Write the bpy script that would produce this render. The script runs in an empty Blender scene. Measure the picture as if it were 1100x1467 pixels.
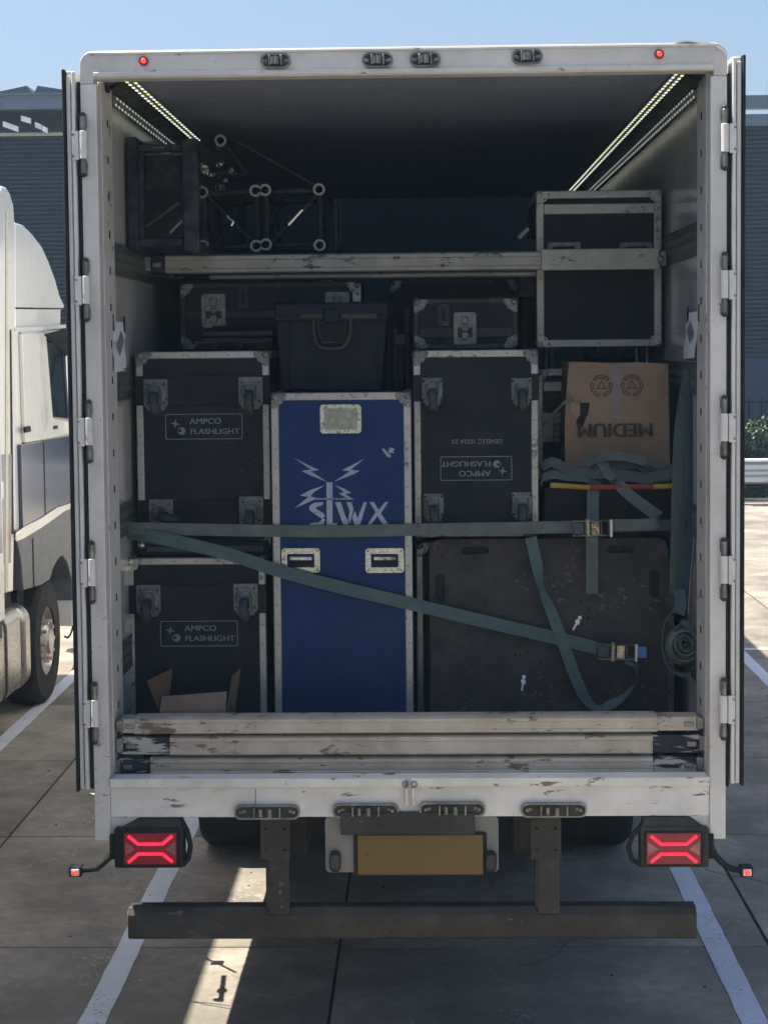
import bpy, math, random
from mathutils import Vector, Matrix
R = random.Random(7)
SC = bpy.context.scene
COL = SC.collection

# ------------------------------------------------------------------ camera, sky, sun, exposure
CAM = Vector((0.0899, -6.95, 2.9125)); F = 2500.0; SY = 85.67
YAW, PIT, ROL = 0.025246, -0.060598, 0.0097827
M = (Matrix.Rotation(-ROL, 3, 'Y') @ Matrix.Rotation(-PIT, 3, 'X') @ Matrix.Rotation(-YAW, 3, 'Z'))
cam_d = bpy.data.cameras.new('camera'); cam = bpy.data.objects.new('camera', cam_d); COL.objects.link(cam)
right, fwd, up = M.row[0], M.row[1], M.row[2]
mw = Matrix.Identity(4)
for i in range(3):
    mw[i][0] = right[i]; mw[i][1] = up[i]; mw[i][2] = -fwd[i]; mw[i][3] = CAM[i]
cam.matrix_world = mw
cam_d.sensor_fit = 'HORIZONTAL'; cam_d.sensor_width = 36; cam_d.lens = 36 * F / 1100
cam_d.shift_y = -SY / 1100; cam_d.clip_end = 3000
SC.camera = cam

SUN_S, SUN_T = 0.48, -0.05             # shadow shift per metre of height: to the right, and towards the camera
w = bpy.data.worlds.new("World"); SC.world = w; w.use_nodes = True
wn = w.node_tree; bg = wn.nodes['Background']
sky = wn.nodes.new('ShaderNodeTexSky'); sky.sky_type = 'NISHITA'; sky.sun_disc = False
sky.sun_elevation = math.atan(1 / math.hypot(SUN_S, SUN_T)); sky.sun_rotation = -math.atan2(SUN_S, -SUN_T)
sky.air_density = 1.0; sky.dust_density = 3.4; sky.ozone_density = 3.0
wn.links.new(sky.outputs[0], bg.inputs[0]); bg.inputs[1].default_value = 0.088
sd = bpy.data.lights.new('sun', 'SUN'); sd.energy = 5.0; sd.angle = math.radians(0.53); sd.color = (1, .93, .82)
sun = bpy.data.objects.new('sun', sd); COL.objects.link(sun)
sun.rotation_euler = Vector((SUN_S, SUN_T, -1)).to_track_quat('-Z', 'Y').to_euler(); sun.location = (-6, 1, 14)
SC.view_settings.view_transform = 'Standard'; SC.view_settings.look = 'None'
SC.view_settings.exposure = 1.2; SC.view_settings.gamma = 1; SC.view_settings.use_curve_mapping = False

# ------------------------------------------------------------------ survey helpers (photo sight lines met with real planes)
def ray(px, py): return M.transposed() @ Vector(((px - 550) / F, 1, (733.5 - SY - py) / F))
def at(px, py, Y): d = ray(px, py); return CAM + d * ((Y - CAM.y) / d.y)
def side(px, py, X): d = ray(px, py); return CAM + d * ((X - CAM.x) / d.x)
def gr(px, py, Z=0.): d = ray(px, py); return CAM + d * ((Z - CAM.z) / d.z)
def rect(px0, px1, py0, py1, Y):
    a = at(px0, (py0 + py1) / 2, Y); b = at(px1, (py0 + py1) / 2, Y); m = (px0 + px1) / 2
    return a.x, b.x, at(m, py1, Y).z, at(m, py0, Y).z

# ------------------------------------------------------------------ materials
MATS = {}
def mat(name, col, rough=.5, metal=0., var=.18, scale=5., worn=None, amt=.35, wscale=(8, 8, 8), bump=.0, bscale=120., emit=None, es=0., spec=.5, coat=0., soft=.05, grime=None, gamt=.4, gscale=1.6, detail=6, wrough=None):
    m = bpy.data.materials.new(name); m.use_nodes = True; nt = m.node_tree; N = nt.nodes; L = nt.links
    b = N['Principled BSDF']; MATS[name] = m
    b.inputs['Roughness'].default_value = rough; b.inputs['Metallic'].default_value = metal
    b.inputs['Specular IOR Level'].default_value = spec; b.inputs['Coat Weight'].default_value = coat
    b.inputs['Coat Roughness'].default_value = .12
    tc = N.new('ShaderNodeTexCoord'); oi = N.new('ShaderNodeObjectInfo')
    mp = N.new('ShaderNodeVectorMath'); mp.operation = 'MULTIPLY_ADD'
    cx = N.new('ShaderNodeCombineXYZ')
    for k in range(3): L.new(oi.outputs['Random'], cx.inputs[k])
    L.new(cx.outputs[0], mp.inputs[0]); mp.inputs[1].default_value = (37, 53, 71); L.new(tc.outputs['Object'], mp.inputs[2])
    def noise(sc, det=detail, vec=None, rgh=.55):
        n = N.new('ShaderNodeTexNoise'); n.inputs['Scale'].default_value = sc; n.inputs['Detail'].default_value = det; n.inputs['Roughness'].default_value = rgh
        L.new(vec or mp.outputs[0], n.inputs['Vector']); return n.outputs['Fac']
    def ramp(src, a, c):
        r = N.new('ShaderNodeMapRange'); r.inputs['From Min'].default_value = a; r.inputs['From Max'].default_value = c; L.new(src, r.inputs['Value']); return r.outputs['Result']
    def mix(fac, A, B):
        x = N.new('ShaderNodeMix'); x.data_type = 'RGBA'; L.new(fac, x.inputs[0])
        if isinstance(A, tuple): x.inputs[6].default_value = A + (1,)
        else: L.new(A, x.inputs[6])
        if isinstance(B, tuple): x.inputs[7].default_value = B + (1,)
        else: L.new(B, x.inputs[7])
        return x.outputs[2]
    c = mix(ramp(noise(scale), .3, .7), tuple(v * (1 - var) for v in col), tuple(min(1, v * (1 + var)) for v in col))
    if grime: c = mix(ramp(noise(gscale, 8, rgh=.65), 1 - gamt - .25, 1 - gamt + .1), c, grime)
    rsock = None
    if worn:
        sc = N.new('ShaderNodeVectorMath'); sc.operation = 'MULTIPLY'; L.new(mp.outputs[0], sc.inputs[0]); sc.inputs[1].default_value = wscale
        ad = N.new('ShaderNodeMath'); ad.operation = 'MULTIPLY_ADD'; ad.inputs[1].default_value = .55; L.new(noise(3.1, 3), ad.inputs[0]); L.new(noise(1, 9, sc.outputs[0], .68), ad.inputs[2])
        f = ramp(ad.outputs[0], .95 - amt + .275, .95 - amt + .275 + soft); c = mix(f, c, worn)
        if wrough is not None:
            r = N.new('ShaderNodeMapRange'); L.new(f, r.inputs['Value']); r.inputs['To Min'].default_value = rough; r.inputs['To Max'].default_value = wrough; L.new(r.outputs[0], b.inputs['Roughness']); rsock = 1
    if not rsock:
        r = N.new('ShaderNodeMapRange'); L.new(noise(scale * 3), r.inputs['Value']); r.inputs['From Min'].default_value = .3; r.inputs['From Max'].default_value = .7
        r.inputs['To Min'].default_value = max(0.02, rough * .8); r.inputs['To Max'].default_value = min(1, rough * 1.2); L.new(r.outputs[0], b.inputs['Roughness'])
    L.new(c, b.inputs['Base Color'])
    if bump:
        bp = N.new('ShaderNodeBump'); bp.inputs['Strength'].default_value = bump; bp.inputs['Distance'].default_value = .004
        L.new(noise(bscale, 4), bp.inputs['Height']); L.new(bp.outputs[0], b.inputs['Normal'])
    if emit: b.inputs['Emission Color'].default_value = emit + (1,); b.inputs['Emission Strength'].default_value = es
    return m

FRAME = mat('frame_paint', (.60, .585, .555), .38, var=.06, grime=(.45, .43, .39), gamt=.38, gscale=3, worn=(.16, .15, .13), amt=.31, wscale=(14, 14, 30), bump=.12, bscale=60)
SILLP = mat('sill_paint', (.70, .68, .63), .42, var=.05, grime=(.5, .48, .43), gamt=.35, gscale=4, worn=(.15, .13, .11), amt=.335, wscale=(9, 9, 34), bump=.15, bscale=60)
DOORP = mat('door_paint', (.62, .61, .58), .35, var=.05, grime=(.4, .4, .37), gamt=.3, gscale=5)
WALLP = mat('wall_panel', (.50, .495, .48), .16, var=.04, grime=(.36, .35, .33), gamt=.36, gscale=2.2, bump=.03, bscale=14, coat=.3, spec=0.35)
CEIL = mat('ceiling_panel', (.20, .225, .285), .45, var=.05, grime=(.16, .18, .235), gamt=.3)
SKIN = mat('white_skin', (.74, .74, .72), .3, var=.04, grime=(.55, .53, .48), gamt=.32)
DECK = mat('deck_floor', (.07, .06, .05), .7, bump=.2)
STEEL = mat('zinc_steel', (.26, .265, .255), .42, .75, var=.35, scale=25, grime=(.12, .11, .09), gamt=.4, gscale=14, bump=.2)
DSTEEL = mat('painted_steel', (.068, .065, .060), .5, .15, var=.2, grime=(.04, .036, .03), gamt=.5, gscale=6, worn=(.12, .105, .09), amt=.30, wscale=(24, 24, 40), bump=.15, spec=0.14)
TRACK = mat('track_steel', (.11, .125, .115), .45, .5, var=.3, scale=18, bump=.15)
ALU = mat('rail_aluminium', (.37, .36, .335), .42, .45, var=.12, scale=14, worn=(.12, .12, .11), amt=.34, wscale=(30, 30, 30), grime=(.30, .30, .28), gamt=.45, gscale=9, bump=.15)
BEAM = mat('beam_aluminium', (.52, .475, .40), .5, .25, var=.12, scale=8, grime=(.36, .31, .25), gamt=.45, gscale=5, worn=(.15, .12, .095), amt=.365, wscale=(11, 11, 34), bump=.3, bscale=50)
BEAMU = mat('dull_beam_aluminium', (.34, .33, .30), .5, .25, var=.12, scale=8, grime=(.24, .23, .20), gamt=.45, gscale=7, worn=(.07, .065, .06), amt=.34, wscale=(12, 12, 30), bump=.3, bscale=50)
BEAMD = mat('beam_sleeve', (.028, .032, .042), .55, .1, worn=(.42, .40, .36), amt=.40, wscale=(7, 9, 45), bump=.3, bscale=50, spec=0.14)
BEAMW = mat('scuffed_beam_sleeve', (.03, .034, .042), .55, .1, worn=(.46, .43, .38), amt=.45, wscale=(6, 9, 40), bump=.3, bscale=50, spec=0.14)
RUB = mat('black_rubber', (.018, .019, .02), .7, var=.25, bump=.3, bscale=90, spec=0.14)
TYRE = mat('tyre_rubber', (.022, .022, .024), .8, var=.3, grime=(.06, .055, .05), gamt=.35, bump=.4, bscale=70, spec=0.14)
BLK = mat('black_laminate', (.0075, .0115, .018), .48, var=.2, grime=(.016, .018, .022), gamt=.4, gscale=5, worn=(.045, .046, .048), amt=.30, wscale=(20, 20, 60), bump=.25, bscale=260, spec=0.14)
BLK2 = mat('black_board', (.012, .012, .0135), .6, var=.2, grime=(.02, .02, .021), gamt=.35, gscale=7, bump=.3, bscale=200, spec=0.14)
NAVY = mat('blue_laminate', (.0060, .027, .105), .42, var=.12, worn=(.035, .05, .10), amt=.27, wscale=(12, 12, 90), grime=(.0048, .020, .075), gamt=.4, gscale=3, bump=.2, bscale=260, spec=0.14)
PLY = mat('dark_birch_ply', (.021, .0215, .023), .72, var=.3, scale=9, grime=(.045, .041, .039), gamt=.50, gscale=8, worn=(.11, .095, .085), amt=.315, wscale=(40, 40, 60), bump=.5, bscale=40, spec=0.14)
PLAST = mat('black_plastic', (.007, .010, .016), .38, var=.15, bump=.25, bscale=300, spec=0.14)
CHROME = mat('latch_steel', (.40, .41, .37), .28, .9, var=.25, scale=40, worn=(.14, .15, .11), amt=.36, wscale=(30, 30, 30), bump=.2)
BRONZE = mat('dull_latch_steel', (.13, .135, .13), .38, .75, var=.3, scale=40, bump=.2)
CAST = mat('caster_rubber', (.035, .045, .05), .55, var=.2, bump=.1, spec=0.14)
PLATEM = mat('caster_plate', (.13, .135, .13), .45, .5, var=.3, scale=20, worn=(.05, .045, .04), amt=.33, wscale=(40, 40, 40), spec=.3)
INK = mat('grey_print', (.15, .175, .20), .6, worn=(.03, .035, .04), amt=.33, wscale=(60, 60, 60), var=.1)
INKW = mat('pale_print', (.27, .31, .37), .5, worn=(.03, .05, .13), amt=.30, wscale=(60, 60, 60), var=.12)
KRAFT = mat('cardboard', (.205, .140, .094), .85, var=.07, scale=3, grime=(.26, .17, .11), gamt=.36, gscale=6, bump=.15, bscale=30, worn=(.13, .082, .052), amt=.30, wscale=(3, 3, 22))
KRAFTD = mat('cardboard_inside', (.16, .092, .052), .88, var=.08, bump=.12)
TAPE = mat('packing_tape', (.145, .10, .077), .3, var=.1, coat=.3)
INKB = mat('black_print', (.02, .016, .014), .7, var=.1)
WEB = mat('grey_webbing', (.118, .145, .130), .8, var=.14, scale=9, grime=(.075, .09, .085), gamt=.5, gscale=7, bump=.6, bscale=500)
WEBT = mat('teal_webbing', (.043, .100, .098), .8, var=.14, scale=9, grime=(.07, .10, .10), gamt=.5, gscale=7, bump=.6, bscale=500)
WEBB = mat('blue_webbing', (.025, .065, .115), .8, var=.12, bump=.6, bscale=500)
WEBD = mat('dark_webbing', (.055, .066, .072), .8, var=.2, bump=.6, bscale=500)
TAGB = mat('blue_tag', (.02, .16, .42), .5, var=.1)
GOLDST = mat('ratchet_steel', (.30, .27, .20), .38, .7, var=.3, scale=30, worn=(.08, .07, .05), amt=.4, wscale=(60, 60, 60))
BONE = mat('bare_handle', (.55, .53, .45), .4, .2, var=.1)
PAPER = mat('paper', (.66, .67, .72), .8, var=.05)
DIAG = mat('paper_print', (.17, .18, .20), .8, var=.4, scale=60)
YEL = mat('yellow_binding', (.34, .22, .03), .6, var=.12)
REDB = mat('red_binding', (.22, .02, .024), .6, var=.12)
REDL = mat('red_lens', (.16, .003, .008), .12, var=.1, coat=.25, emit=(.6, .005, .03), es=.035, bump=.5, bscale=260)
GLOW = mat('tail_light_bar', (.5, .01, .03), .3, emit=(1, .02, .07), es=.6)
CLEARL = mat('clear_lens', (.30, .10, .10), .18, var=.4, scale=90, coat=.6)
MARK = mat('red_marker_glow', (.6, .05, .03), .2, emit=(1, .07, .04), es=.5, coat=.5)
AMB = mat('amber_reflector', (.75, .20, .05), .25, coat=.5)
PALEL = mat('white_marker_lens', (.75, .62, .58), .2, coat=.5)
LED = mat('led_dot', (.8, .8, .7), .3, emit=(.93, .97, .86), es=.42)
LED2 = mat('led_dot_dim', (.6, .6, .5), .3, emit=(.66, .72, .66), es=.22)
LEDY = mat('led_dot_yellow', (.8, .8, .3), .3, emit=(.90, .88, .30), es=.42)
STRIP = mat('led_profile', (.16, .17, .16), .4, .3)
NUMP = mat('number_plate_yellow', (.125, .070, .004), .35, var=.1)
TRUSS = mat('black_truss', (.009, .013, .020), .45, var=.2, grime=(.05, .055, .06), gamt=.36, gscale=18, spec=0.14)
RING = mat('truss_tube_end', (.26, .28, .28), .45, .5, var=.25, scale=60)
MIRR = mat('bright_clamp', (.7, .72, .7), .25, .9, var=.2)
CABW = mat('cab_white_paint', (.80, .80, .76), .22, var=.03, coat=.6)
CABB = mat('cab_blue_paint', (.02, .035, .085), .2, var=.08, coat=.6)
CABG = mat('cab_grey_plastic', (.115, .125, .14), .5, var=.08)
GLASS = mat('cab_glass', (.012, .02, .026), .05, var=.1, coat=.3, spec=.3)
TANK = mat('brushed_tank', (.50, .49, .47), .3, .85, var=.12, scale=6, grime=(.32, .29, .25), gamt=.35, gscale=3)
RIM = mat('wheel_rim', (.60, .59, .56), .35, .5, var=.12, grime=(.25, .22, .18), gamt=.4, gscale=8)
CLAD = mat('blue_grey_cladding', (.030, .041, .060), .5, var=.08, scale=.6)
CLADL = mat('smooth_blue_panel', (.018, .033, .072), .45, var=.1, scale=.5)
FASC = mat('fascia_steel', (.11, .15, .20), .5, var=.1, scale=.5)
ROOFG = mat('green_grey_roof', (.09, .125, .115), .6, var=.15, scale=.4)
WHITE = mat('sky_and_sun_white', (.8, .82, .84), .4)  # white colour stands in for sky gaps and a sunlit rail top
GALV = mat('galvanised_rail', (.50, .53, .55), .35, .6, var=.1)
CONC = mat('concrete_slab', (.375, .332, .272), .88, var=.24, scale=15, grime=(.155, .14, .115), gamt=.50, gscale=1.3, worn=(.38, .355, .31), amt=.29, wscale=(46, 46, 46), bump=1., bscale=110, detail=10)
JOINT = mat('joint_ground', (.035, .033, .03), .95, var=.3, bump=.5)
YARD = mat('yard_concrete', (.27, .25, .22), .9, var=.15, scale=1.5, bump=.6)
LINE = mat('line_paint', (.58, .62, .70), .7, var=.07, scale=7, worn=(.24, .23, .21), amt=.31, wscale=(38, 38, 38), grime=(.5, .51, .52), gamt=.4, bump=.6, bscale=90)
# each slab has its own tone
nt = CONC.node_tree; bsdf = nt.nodes['Principled BSDF']; lk = bsdf.inputs['Base Color'].links[0].from_socket
hs = nt.nodes.new('ShaderNodeHueSaturation'); oi = nt.nodes.new('ShaderNodeObjectInfo'); mr = nt.nodes.new('ShaderNodeMapRange')
mr.inputs['To Min'].default_value = .86; mr.inputs['To Max'].default_value = 1.16
nt.links.new(oi.outputs['Random'], mr.inputs['Value']); nt.links.new(mr.outputs[0], hs.inputs['Value']); nt.links.new(lk, hs.inputs['Color']); nt.links.new(hs.outputs[0], bsdf.inputs['Base Color'])
LEAF = mat('hedge_leaf', (.028, .055, .016), .55, var=.35, scale=3)
LEAFY = mat('young_leaf', (.09, .11, .025), .55, var=.3, scale=3)

# ------------------------------------------------------------------ mesh helpers
ORG = {}
def org(o): return ORG.get(o.name, Vector((0, 0, 0))) if o else Vector((0, 0, 0))
class MB:
    def __init__(s): s.v = []; s.f = []
    def _add(s, vs, fs): n = len(s.v); s.v += [Vector(v) for v in vs]; s.f += [tuple(i + n for i in f) for f in fs]; return s
    def box(s, x0, x1, y0, y1, z0, z1):
        return s._add([(x0, y0, z0), (x1, y0, z0), (x1, y1, z0), (x0, y1, z0), (x0, y0, z1), (x1, y0, z1), (x1, y1, z1), (x0, y1, z1)],
                      [(0, 3, 2, 1), (4, 5, 6, 7), (0, 1, 5, 4), (1, 2, 6, 5), (2, 3, 7, 6), (3, 0, 4, 7)])
    def hexa(s, p): return s._add(p, [(0, 3, 2, 1), (4, 5, 6, 7), (0, 1, 5, 4), (1, 2, 6, 5), (2, 3, 7, 6), (3, 0, 4, 7)])
    def cyl(s, p0, p1, r, n=16, r2=None, cap=True):
        p0, p1 = Vector(p0), Vector(p1); d = (p1 - p0).normalized(); a = d.orthogonal().normalized(); b = d.cross(a); r2 = r if r2 is None else r2
        vs = [p0 + (a * math.cos(t) + b * math.sin(t)) * r for t in (2 * math.pi * i / n for i in range(n))] + [p1 + (a * math.cos(t) + b * math.sin(t)) * r2 for t in (2 * math.pi * i / n for i in range(n))]
        fs = [(i, (i + 1) % n, n + (i + 1) % n, n + i) for i in range(n)]
        if cap: fs += [tuple(range(n - 1, -1, -1)), tuple(range(n, 2 * n))]
        return s._add(vs, fs)
    def ring(s, p0, p1, r, ri, n=20):      # a hollow tube
        p0, p1 = Vector(p0), Vector(p1); d = (p1 - p0).normalized(); a = d.orthogonal().normalized(); b = d.cross(a)
        vs = []
        for p, q in ((p0, r), (p1, r), (p1, ri), (p0, ri)):
            vs += [p + (a * math.cos(t) + b * math.sin(t)) * q for t in (2 * math.pi * i / n for i in range(n))]
        fs = [(k * n + i, k * n + (i + 1) % n, ((k + 1) % 4) * n + (i + 1) % n, ((k + 1) % 4) * n + i) for k in range(4) for i in range(n)]
        return s._add(vs, fs)
    def lathe(s, c, axis, prof, n=28):     # prof: (along axis, radius)
        c = Vector(c); d = Vector(axis).normalized(); a = d.orthogonal().normalized(); b = d.cross(a); vs = []
        for h, r in prof: vs += [c + d * h + (a * math.cos(t) + b * math.sin(t)) * r for t in (2 * math.pi * i / n for i in range(n))]
        fs = [(k * n + i, k * n + (i + 1) % n, (k + 1) * n + (i + 1) % n, (k + 1) * n + i) for k in range(len(prof) - 1) for i in range(n)]
        return s._add(vs, fs)
    def tube(s, pts, r, n=8):
        pts = [Vector(p) for p in pts]; vs = []; prev = None
        for i, p in enumerate(pts):
            t = (pts[min(i + 1, len(pts) - 1)] - pts[max(i - 1, 0)]).normalized()
            a = (prev - t * prev.dot(t)) if prev else t.orthogonal()
            a.normalize(); prev = a; b = t.cross(a)
            vs += [p + (a * math.cos(q) + b * math.sin(q)) * r for q in (2 * math.pi * k / n for k in range(n))]
        m = len(pts); fs = [(i * n + k, i * n + (k + 1) % n, (i + 1) * n + (k + 1) % n, (i + 1) * n + k) for i in range(m - 1) for k in range(n)]
        fs += [tuple(range(n - 1, -1, -1)), tuple(range((m - 1) * n, m * n))]
        return s._add(vs, fs)
    def prism(s, poly, axis, a, b):        # poly in the other two axes, in order
        def P(u, v, t): return {'X': (t, u, v), 'Y': (u, t, v), 'Z': (u, v, t)}[axis]
        n = len(poly); vs = [P(u, v, a) for u, v in poly] + [P(u, v, b) for u, v in poly]
        return s._add(vs, [(i, (i + 1) % n, n + (i + 1) % n, n + i) for i in range(n)] + [tuple(range(n - 1, -1, -1)), tuple(range(n, 2 * n))])
    def ribbon(s, pts, wd, width, th=.003, sub=6):
        pts = [Vector(p) for p in pts]; wd = [Vector(q).normalized() for q in (wd if isinstance(wd, list) else [wd] * len(pts))]
        P, W = [], []
        for i in range(len(pts) - 1):
            p0, p1, p2, p3 = pts[max(i - 1, 0)], pts[i], pts[i + 1], pts[min(i + 2, len(pts) - 1)]
            for k in range(sub):
                t = k / sub; P.append(.5 * ((2 * p1) + (p2 - p0) * t + (2 * p0 - 5 * p1 + 4 * p2 - p3) * t * t + (3 * p1 - p0 - 3 * p2 + p3) * t ** 3)); W.append(wd[i].lerp(wd[i + 1], t).normalized())
        P.append(pts[-1]); W.append(wd[-1]); vs = []
        for i, p in enumerate(P):
            t = (P[min(i + 1, len(P) - 1)] - P[max(i - 1, 0)]).normalized(); q = (W[i] - t * W[i].dot(t)).normalized(); nn = t.cross(q)
            vs += [p - q * width / 2 - nn * th / 2, p + q * width / 2 - nn * th / 2, p + q * width / 2 + nn * th / 2, p - q * width / 2 + nn * th / 2]
        m = len(P); fs = [(i * 4 + k, i * 4 + (k + 1) % 4, (i + 1) * 4 + (k + 1) % 4, (i + 1) * 4 + k) for i in range(m - 1) for k in range(4)]
        return s._add(vs, fs + [(3, 2, 1, 0), tuple((m - 1) * 4 + k for k in range(4))])
    def sphere(s, c, r, n=10, m=6, sc=(1, 1, 1)):
        vs = [(c[0], c[1], c[2] - r * sc[2])]
        for j in range(1, m):
            ph = math.pi * j / m - math.pi / 2
            vs += [(c[0] + r * sc[0] * math.cos(ph) * math.cos(2 * math.pi * i / n), c[1] + r * sc[1] * math.cos(ph) * math.sin(2 * math.pi * i / n), c[2] + r * sc[2] * math.sin(ph)) for i in range(n)]
        vs.append((c[0], c[1], c[2] + r * sc[2])); L = len(vs) - 1
        fs = [(0, 1 + (i + 1) % n, 1 + i) for i in range(n)] + [(1 + (j - 1) * n + i, 1 + (j - 1) * n + (i + 1) % n, 1 + j * n + (i + 1) % n, 1 + j * n + i) for j in range(1, m - 1) for i in range(n)]
        fs += [(1 + (m - 2) * n + i, 1 + (m - 2) * n + (i + 1) % n, L) for i in range(n)]
        return s._add(vs, fs)
    def build(s, name, m, parent=None, bevel=0., seg=2, smooth=True, **props):
        lo = Vector([min(v[k] for v in s.v) for k in range(3)]); hi = Vector([max(v[k] for v in s.v) for k in range(3)]); c = (lo + hi) / 2
        me = bpy.data.meshes.new(name); me.from_pydata([v - c for v in s.v], [], s.f); me.update()
        import bmesh
        bm = bmesh.new(); bm.from_mesh(me); bmesh.ops.recalc_face_normals(bm, faces=bm.faces); bm.to_mesh(me); bm.free()
        if smooth:
            me.polygons.foreach_set('use_smooth', [True] * len(me.polygons)); me.set_sharp_from_angle(angle=math.radians(38))
        me.materials.append(m)
        return place(name, me, c, parent, bevel, seg, **props)
def place(name, me, c, parent=None, bevel=0., seg=2, **props):
    o = bpy.data.objects.new(name, me); COL.objects.link(o); ORG[o.name] = Vector(c)
    if parent: o.parent = parent
    o.location = Vector(c) - org(parent)
    if bevel:
        b = o.modifiers.new('bevel', 'BEVEL'); b.width = bevel; b.segments = seg; b.limit_method = 'ANGLE'; b.angle_limit = math.radians(40)
    for k, v in props.items(): o[k] = v
    return o
def thing(name, loc, label, cat, group=None):
    o = bpy.data.objects.new(name, None); COL.objects.link(o); o.location = loc; ORG[o.name] = Vector(loc); o.empty_display_size = .1
    o['label'] = label; o['category'] = cat
    if group: o['group'] = group
    return o
def box(name, m, parent, x0, x1, y0, y1, z0, z1, bevel=0., **k): return MB().box(x0, x1, y0, y1, z0, z1).build(name, m, parent, bevel, **k)
def curve_mesh(cu, fn, name, m, parent, **props):
    ob = bpy.data.objects.new('tmp', cu); COL.objects.link(ob); dg = bpy.context.evaluated_depsgraph_get(); dg.update()
    me = bpy.data.meshes.new_from_object(ob.evaluated_get(dg)); bpy.data.objects.remove(ob)
    b = MB(); b.v = [Vector(fn(v.co)) for v in me.vertices]; b.f = [tuple(p.vertices) for p in me.polygons]; bpy.data.meshes.remove(me)
    return b.build(name, m, parent, smooth=False, **props)
def plate(name, m, parent, outer, holes, t0, t1, axis='Y', **props):   # a plate with real holes; 2-D points are (x,z) for axis Y, (y,z) for axis X
    cu = bpy.data.curves.new('c', 'CURVE'); cu.dimensions = '2D'; cu.fill_mode = 'BOTH'; cu.extrude = abs(t1 - t0) / 2
    for pl in [outer] + holes:
        sp = cu.splines.new('POLY'); sp.points.add(len(pl) - 1); sp.use_cyclic_u = True
        for i, (u, v) in enumerate(pl): sp.points[i].co = (u, v, 0, 1)
    mid = (t0 + t1) / 2
    fn = (lambda c: (c.x, mid - c.z, c.y)) if axis == 'Y' else (lambda c: (mid + c.z, c.x, c.y))
    return curve_mesh(cu, fn, name, m, parent, **props)
def rr(cx, cz, w, h, r, n=5):
    out = []
    for sx, sz, a0 in ((1, 1, 0), (-1, 1, 90), (-1, -1, 180), (1, -1, 270)):
        for i in range(n + 1):
            a = math.radians(a0 + 90 * i / n); out.append((cx + sx * (w / 2 - r) + r * math.cos(a), cz + sz * (h / 2 - r) + r * math.sin(a)))
    return out
def text(s, size, cx, cz, Y, m, parent, flip=False, bold=0., sx=1., name='lettering', space=1.):
    for k in ((-1, 0, 1) if bold else (0,)): o = text1(s, size, cx + k * bold, cz, Y - k * .0002, m, parent, flip, sx, name, space)
    return o
def text1(s, size, cx, cz, Y, m, parent, flip, sx, name, space):
    cu = bpy.data.curves.new('t', 'FONT'); cu.body = s; cu.size = size; cu.extrude = .0006; cu.align_x = 'CENTER'; cu.align_y = 'CENTER'; cu.resolution_u = 3; cu.space_character = space
    g = -1 if flip else 1
    return curve_mesh(cu, lambda c: (cx + g * sx * c.x, Y - c.z, cz + g * c.y), name, m, parent)

# ------------------------------------------------------------------ ground, slabs, lines
g = MB()._add([(-140, -60, -.02), (140, -60, -.02), (140, 200, -.02), (-140, 200, -.02)], [(0, 1, 2, 3)]).build('ground', YARD, None, kind='structure')
jx = [-.36 + 2.08 * k for k in range(-3, 4)]; jy = [1.36 + 1.93 * k for k in range(-3, 13)]
base = box('joint_bed', JOINT, None, jx[0], jx[-1], jy[0], jy[-1], -.019, -.013, kind='structure')
for i in range(len(jx) - 1):
    for j in range(len(jy) - 1):
        gx, gy = .007 + R.random() * .003, .006 + R.random() * .002
        x0, x1, y0, y1 = jx[i] + gx, jx[i + 1] - gx, jy[j] + gy, jy[j + 1] - gy
        box('slab', CONC, base, x0, x1, y0, y1, -.0129, -.001 + R.random() * .001, .003)
# fine crack across two slabs and the kerb beyond
for (x, y, n_, dx) in ((-1.9, 3.6, 9, .06), (1.95, 2.2, 7, -.05), (.5, 1.1, 6, .07), (-3.6, 7.0, 9, .05)):
    px_, py_ = x, y; pts_ = []
    for k in range(n_): pts_.append((px_, py_, .0)); px_ += dx + R.uniform(-.05, .05); py_ += R.uniform(.03, .13)
    MB().ribbon(pts_, [(1, .2, 0)] * n_, .004, .0012, 3).build('crack', JOINT, None, kind='structure')
b = MB()
for k in range(160):
    x, y = R.uniform(-3.5, 3.2), R.uniform(.4, 9); r = R.uniform(.003, .011); b.sphere((x, y, .001), r, 6, 4, (1, R.uniform(.5, 1.3), .45))
b.build('grit', JOINT, None, kind='stuff', label='dark grit and small stones scattered on the concrete slabs', category='grit')
def line(name, pts, wdt, label=None):
    b = MB(); n = len(pts); vs = []
    P = []
    for i in range(n - 1):
        a, c = Vector(pts[i]), Vector(pts[i + 1]); k = max(2, int((c - a).length / .12))
        for q in range(k): P.append(a.lerp(c, q / k))
    P.append(Vector(pts[-1])); t = (P[-1] - P[0]).normalized(); s = Vector((t.y, -t.x, 0))
    for p in P: vs += [p + s * (wdt / 2 + R.uniform(-.003, .003)), p - s * (wdt / 2 + R.uniform(-.003, .003))]
    for i in range(len(P)):
        for q in (0, 1): vs[2 * i + q].z = .0035
    b._add(vs, [(2 * i, 2 * i + 1, 2 * i + 3, 2 * i + 2) for i in range(len(P) - 1)])
    return b.build(name, LINE, None, kind='structure')
xl = gr(229, 1270).x; xr = gr(986, 1270).x
for x in (xl, xr): line('bay_line', [(x, -2, 0), (x, 8.0, 0)], .118)
xl2 = gr(60, 1011).x; xr2 = gr(1087, 962).x
line('bay_line', [(xl2, -2, 0), (xl2, 14, 0)], .118); yr2 = gr(1075, 929).y
line('bay_line', [(xr2, -2, 0), (xr2, yr2, 0)], .118); line('bay_line', [(xr2 + .06, yr2 - .05, 0), (xr2 + 1.3, yr2 - .05, 0)], .11)

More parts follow.
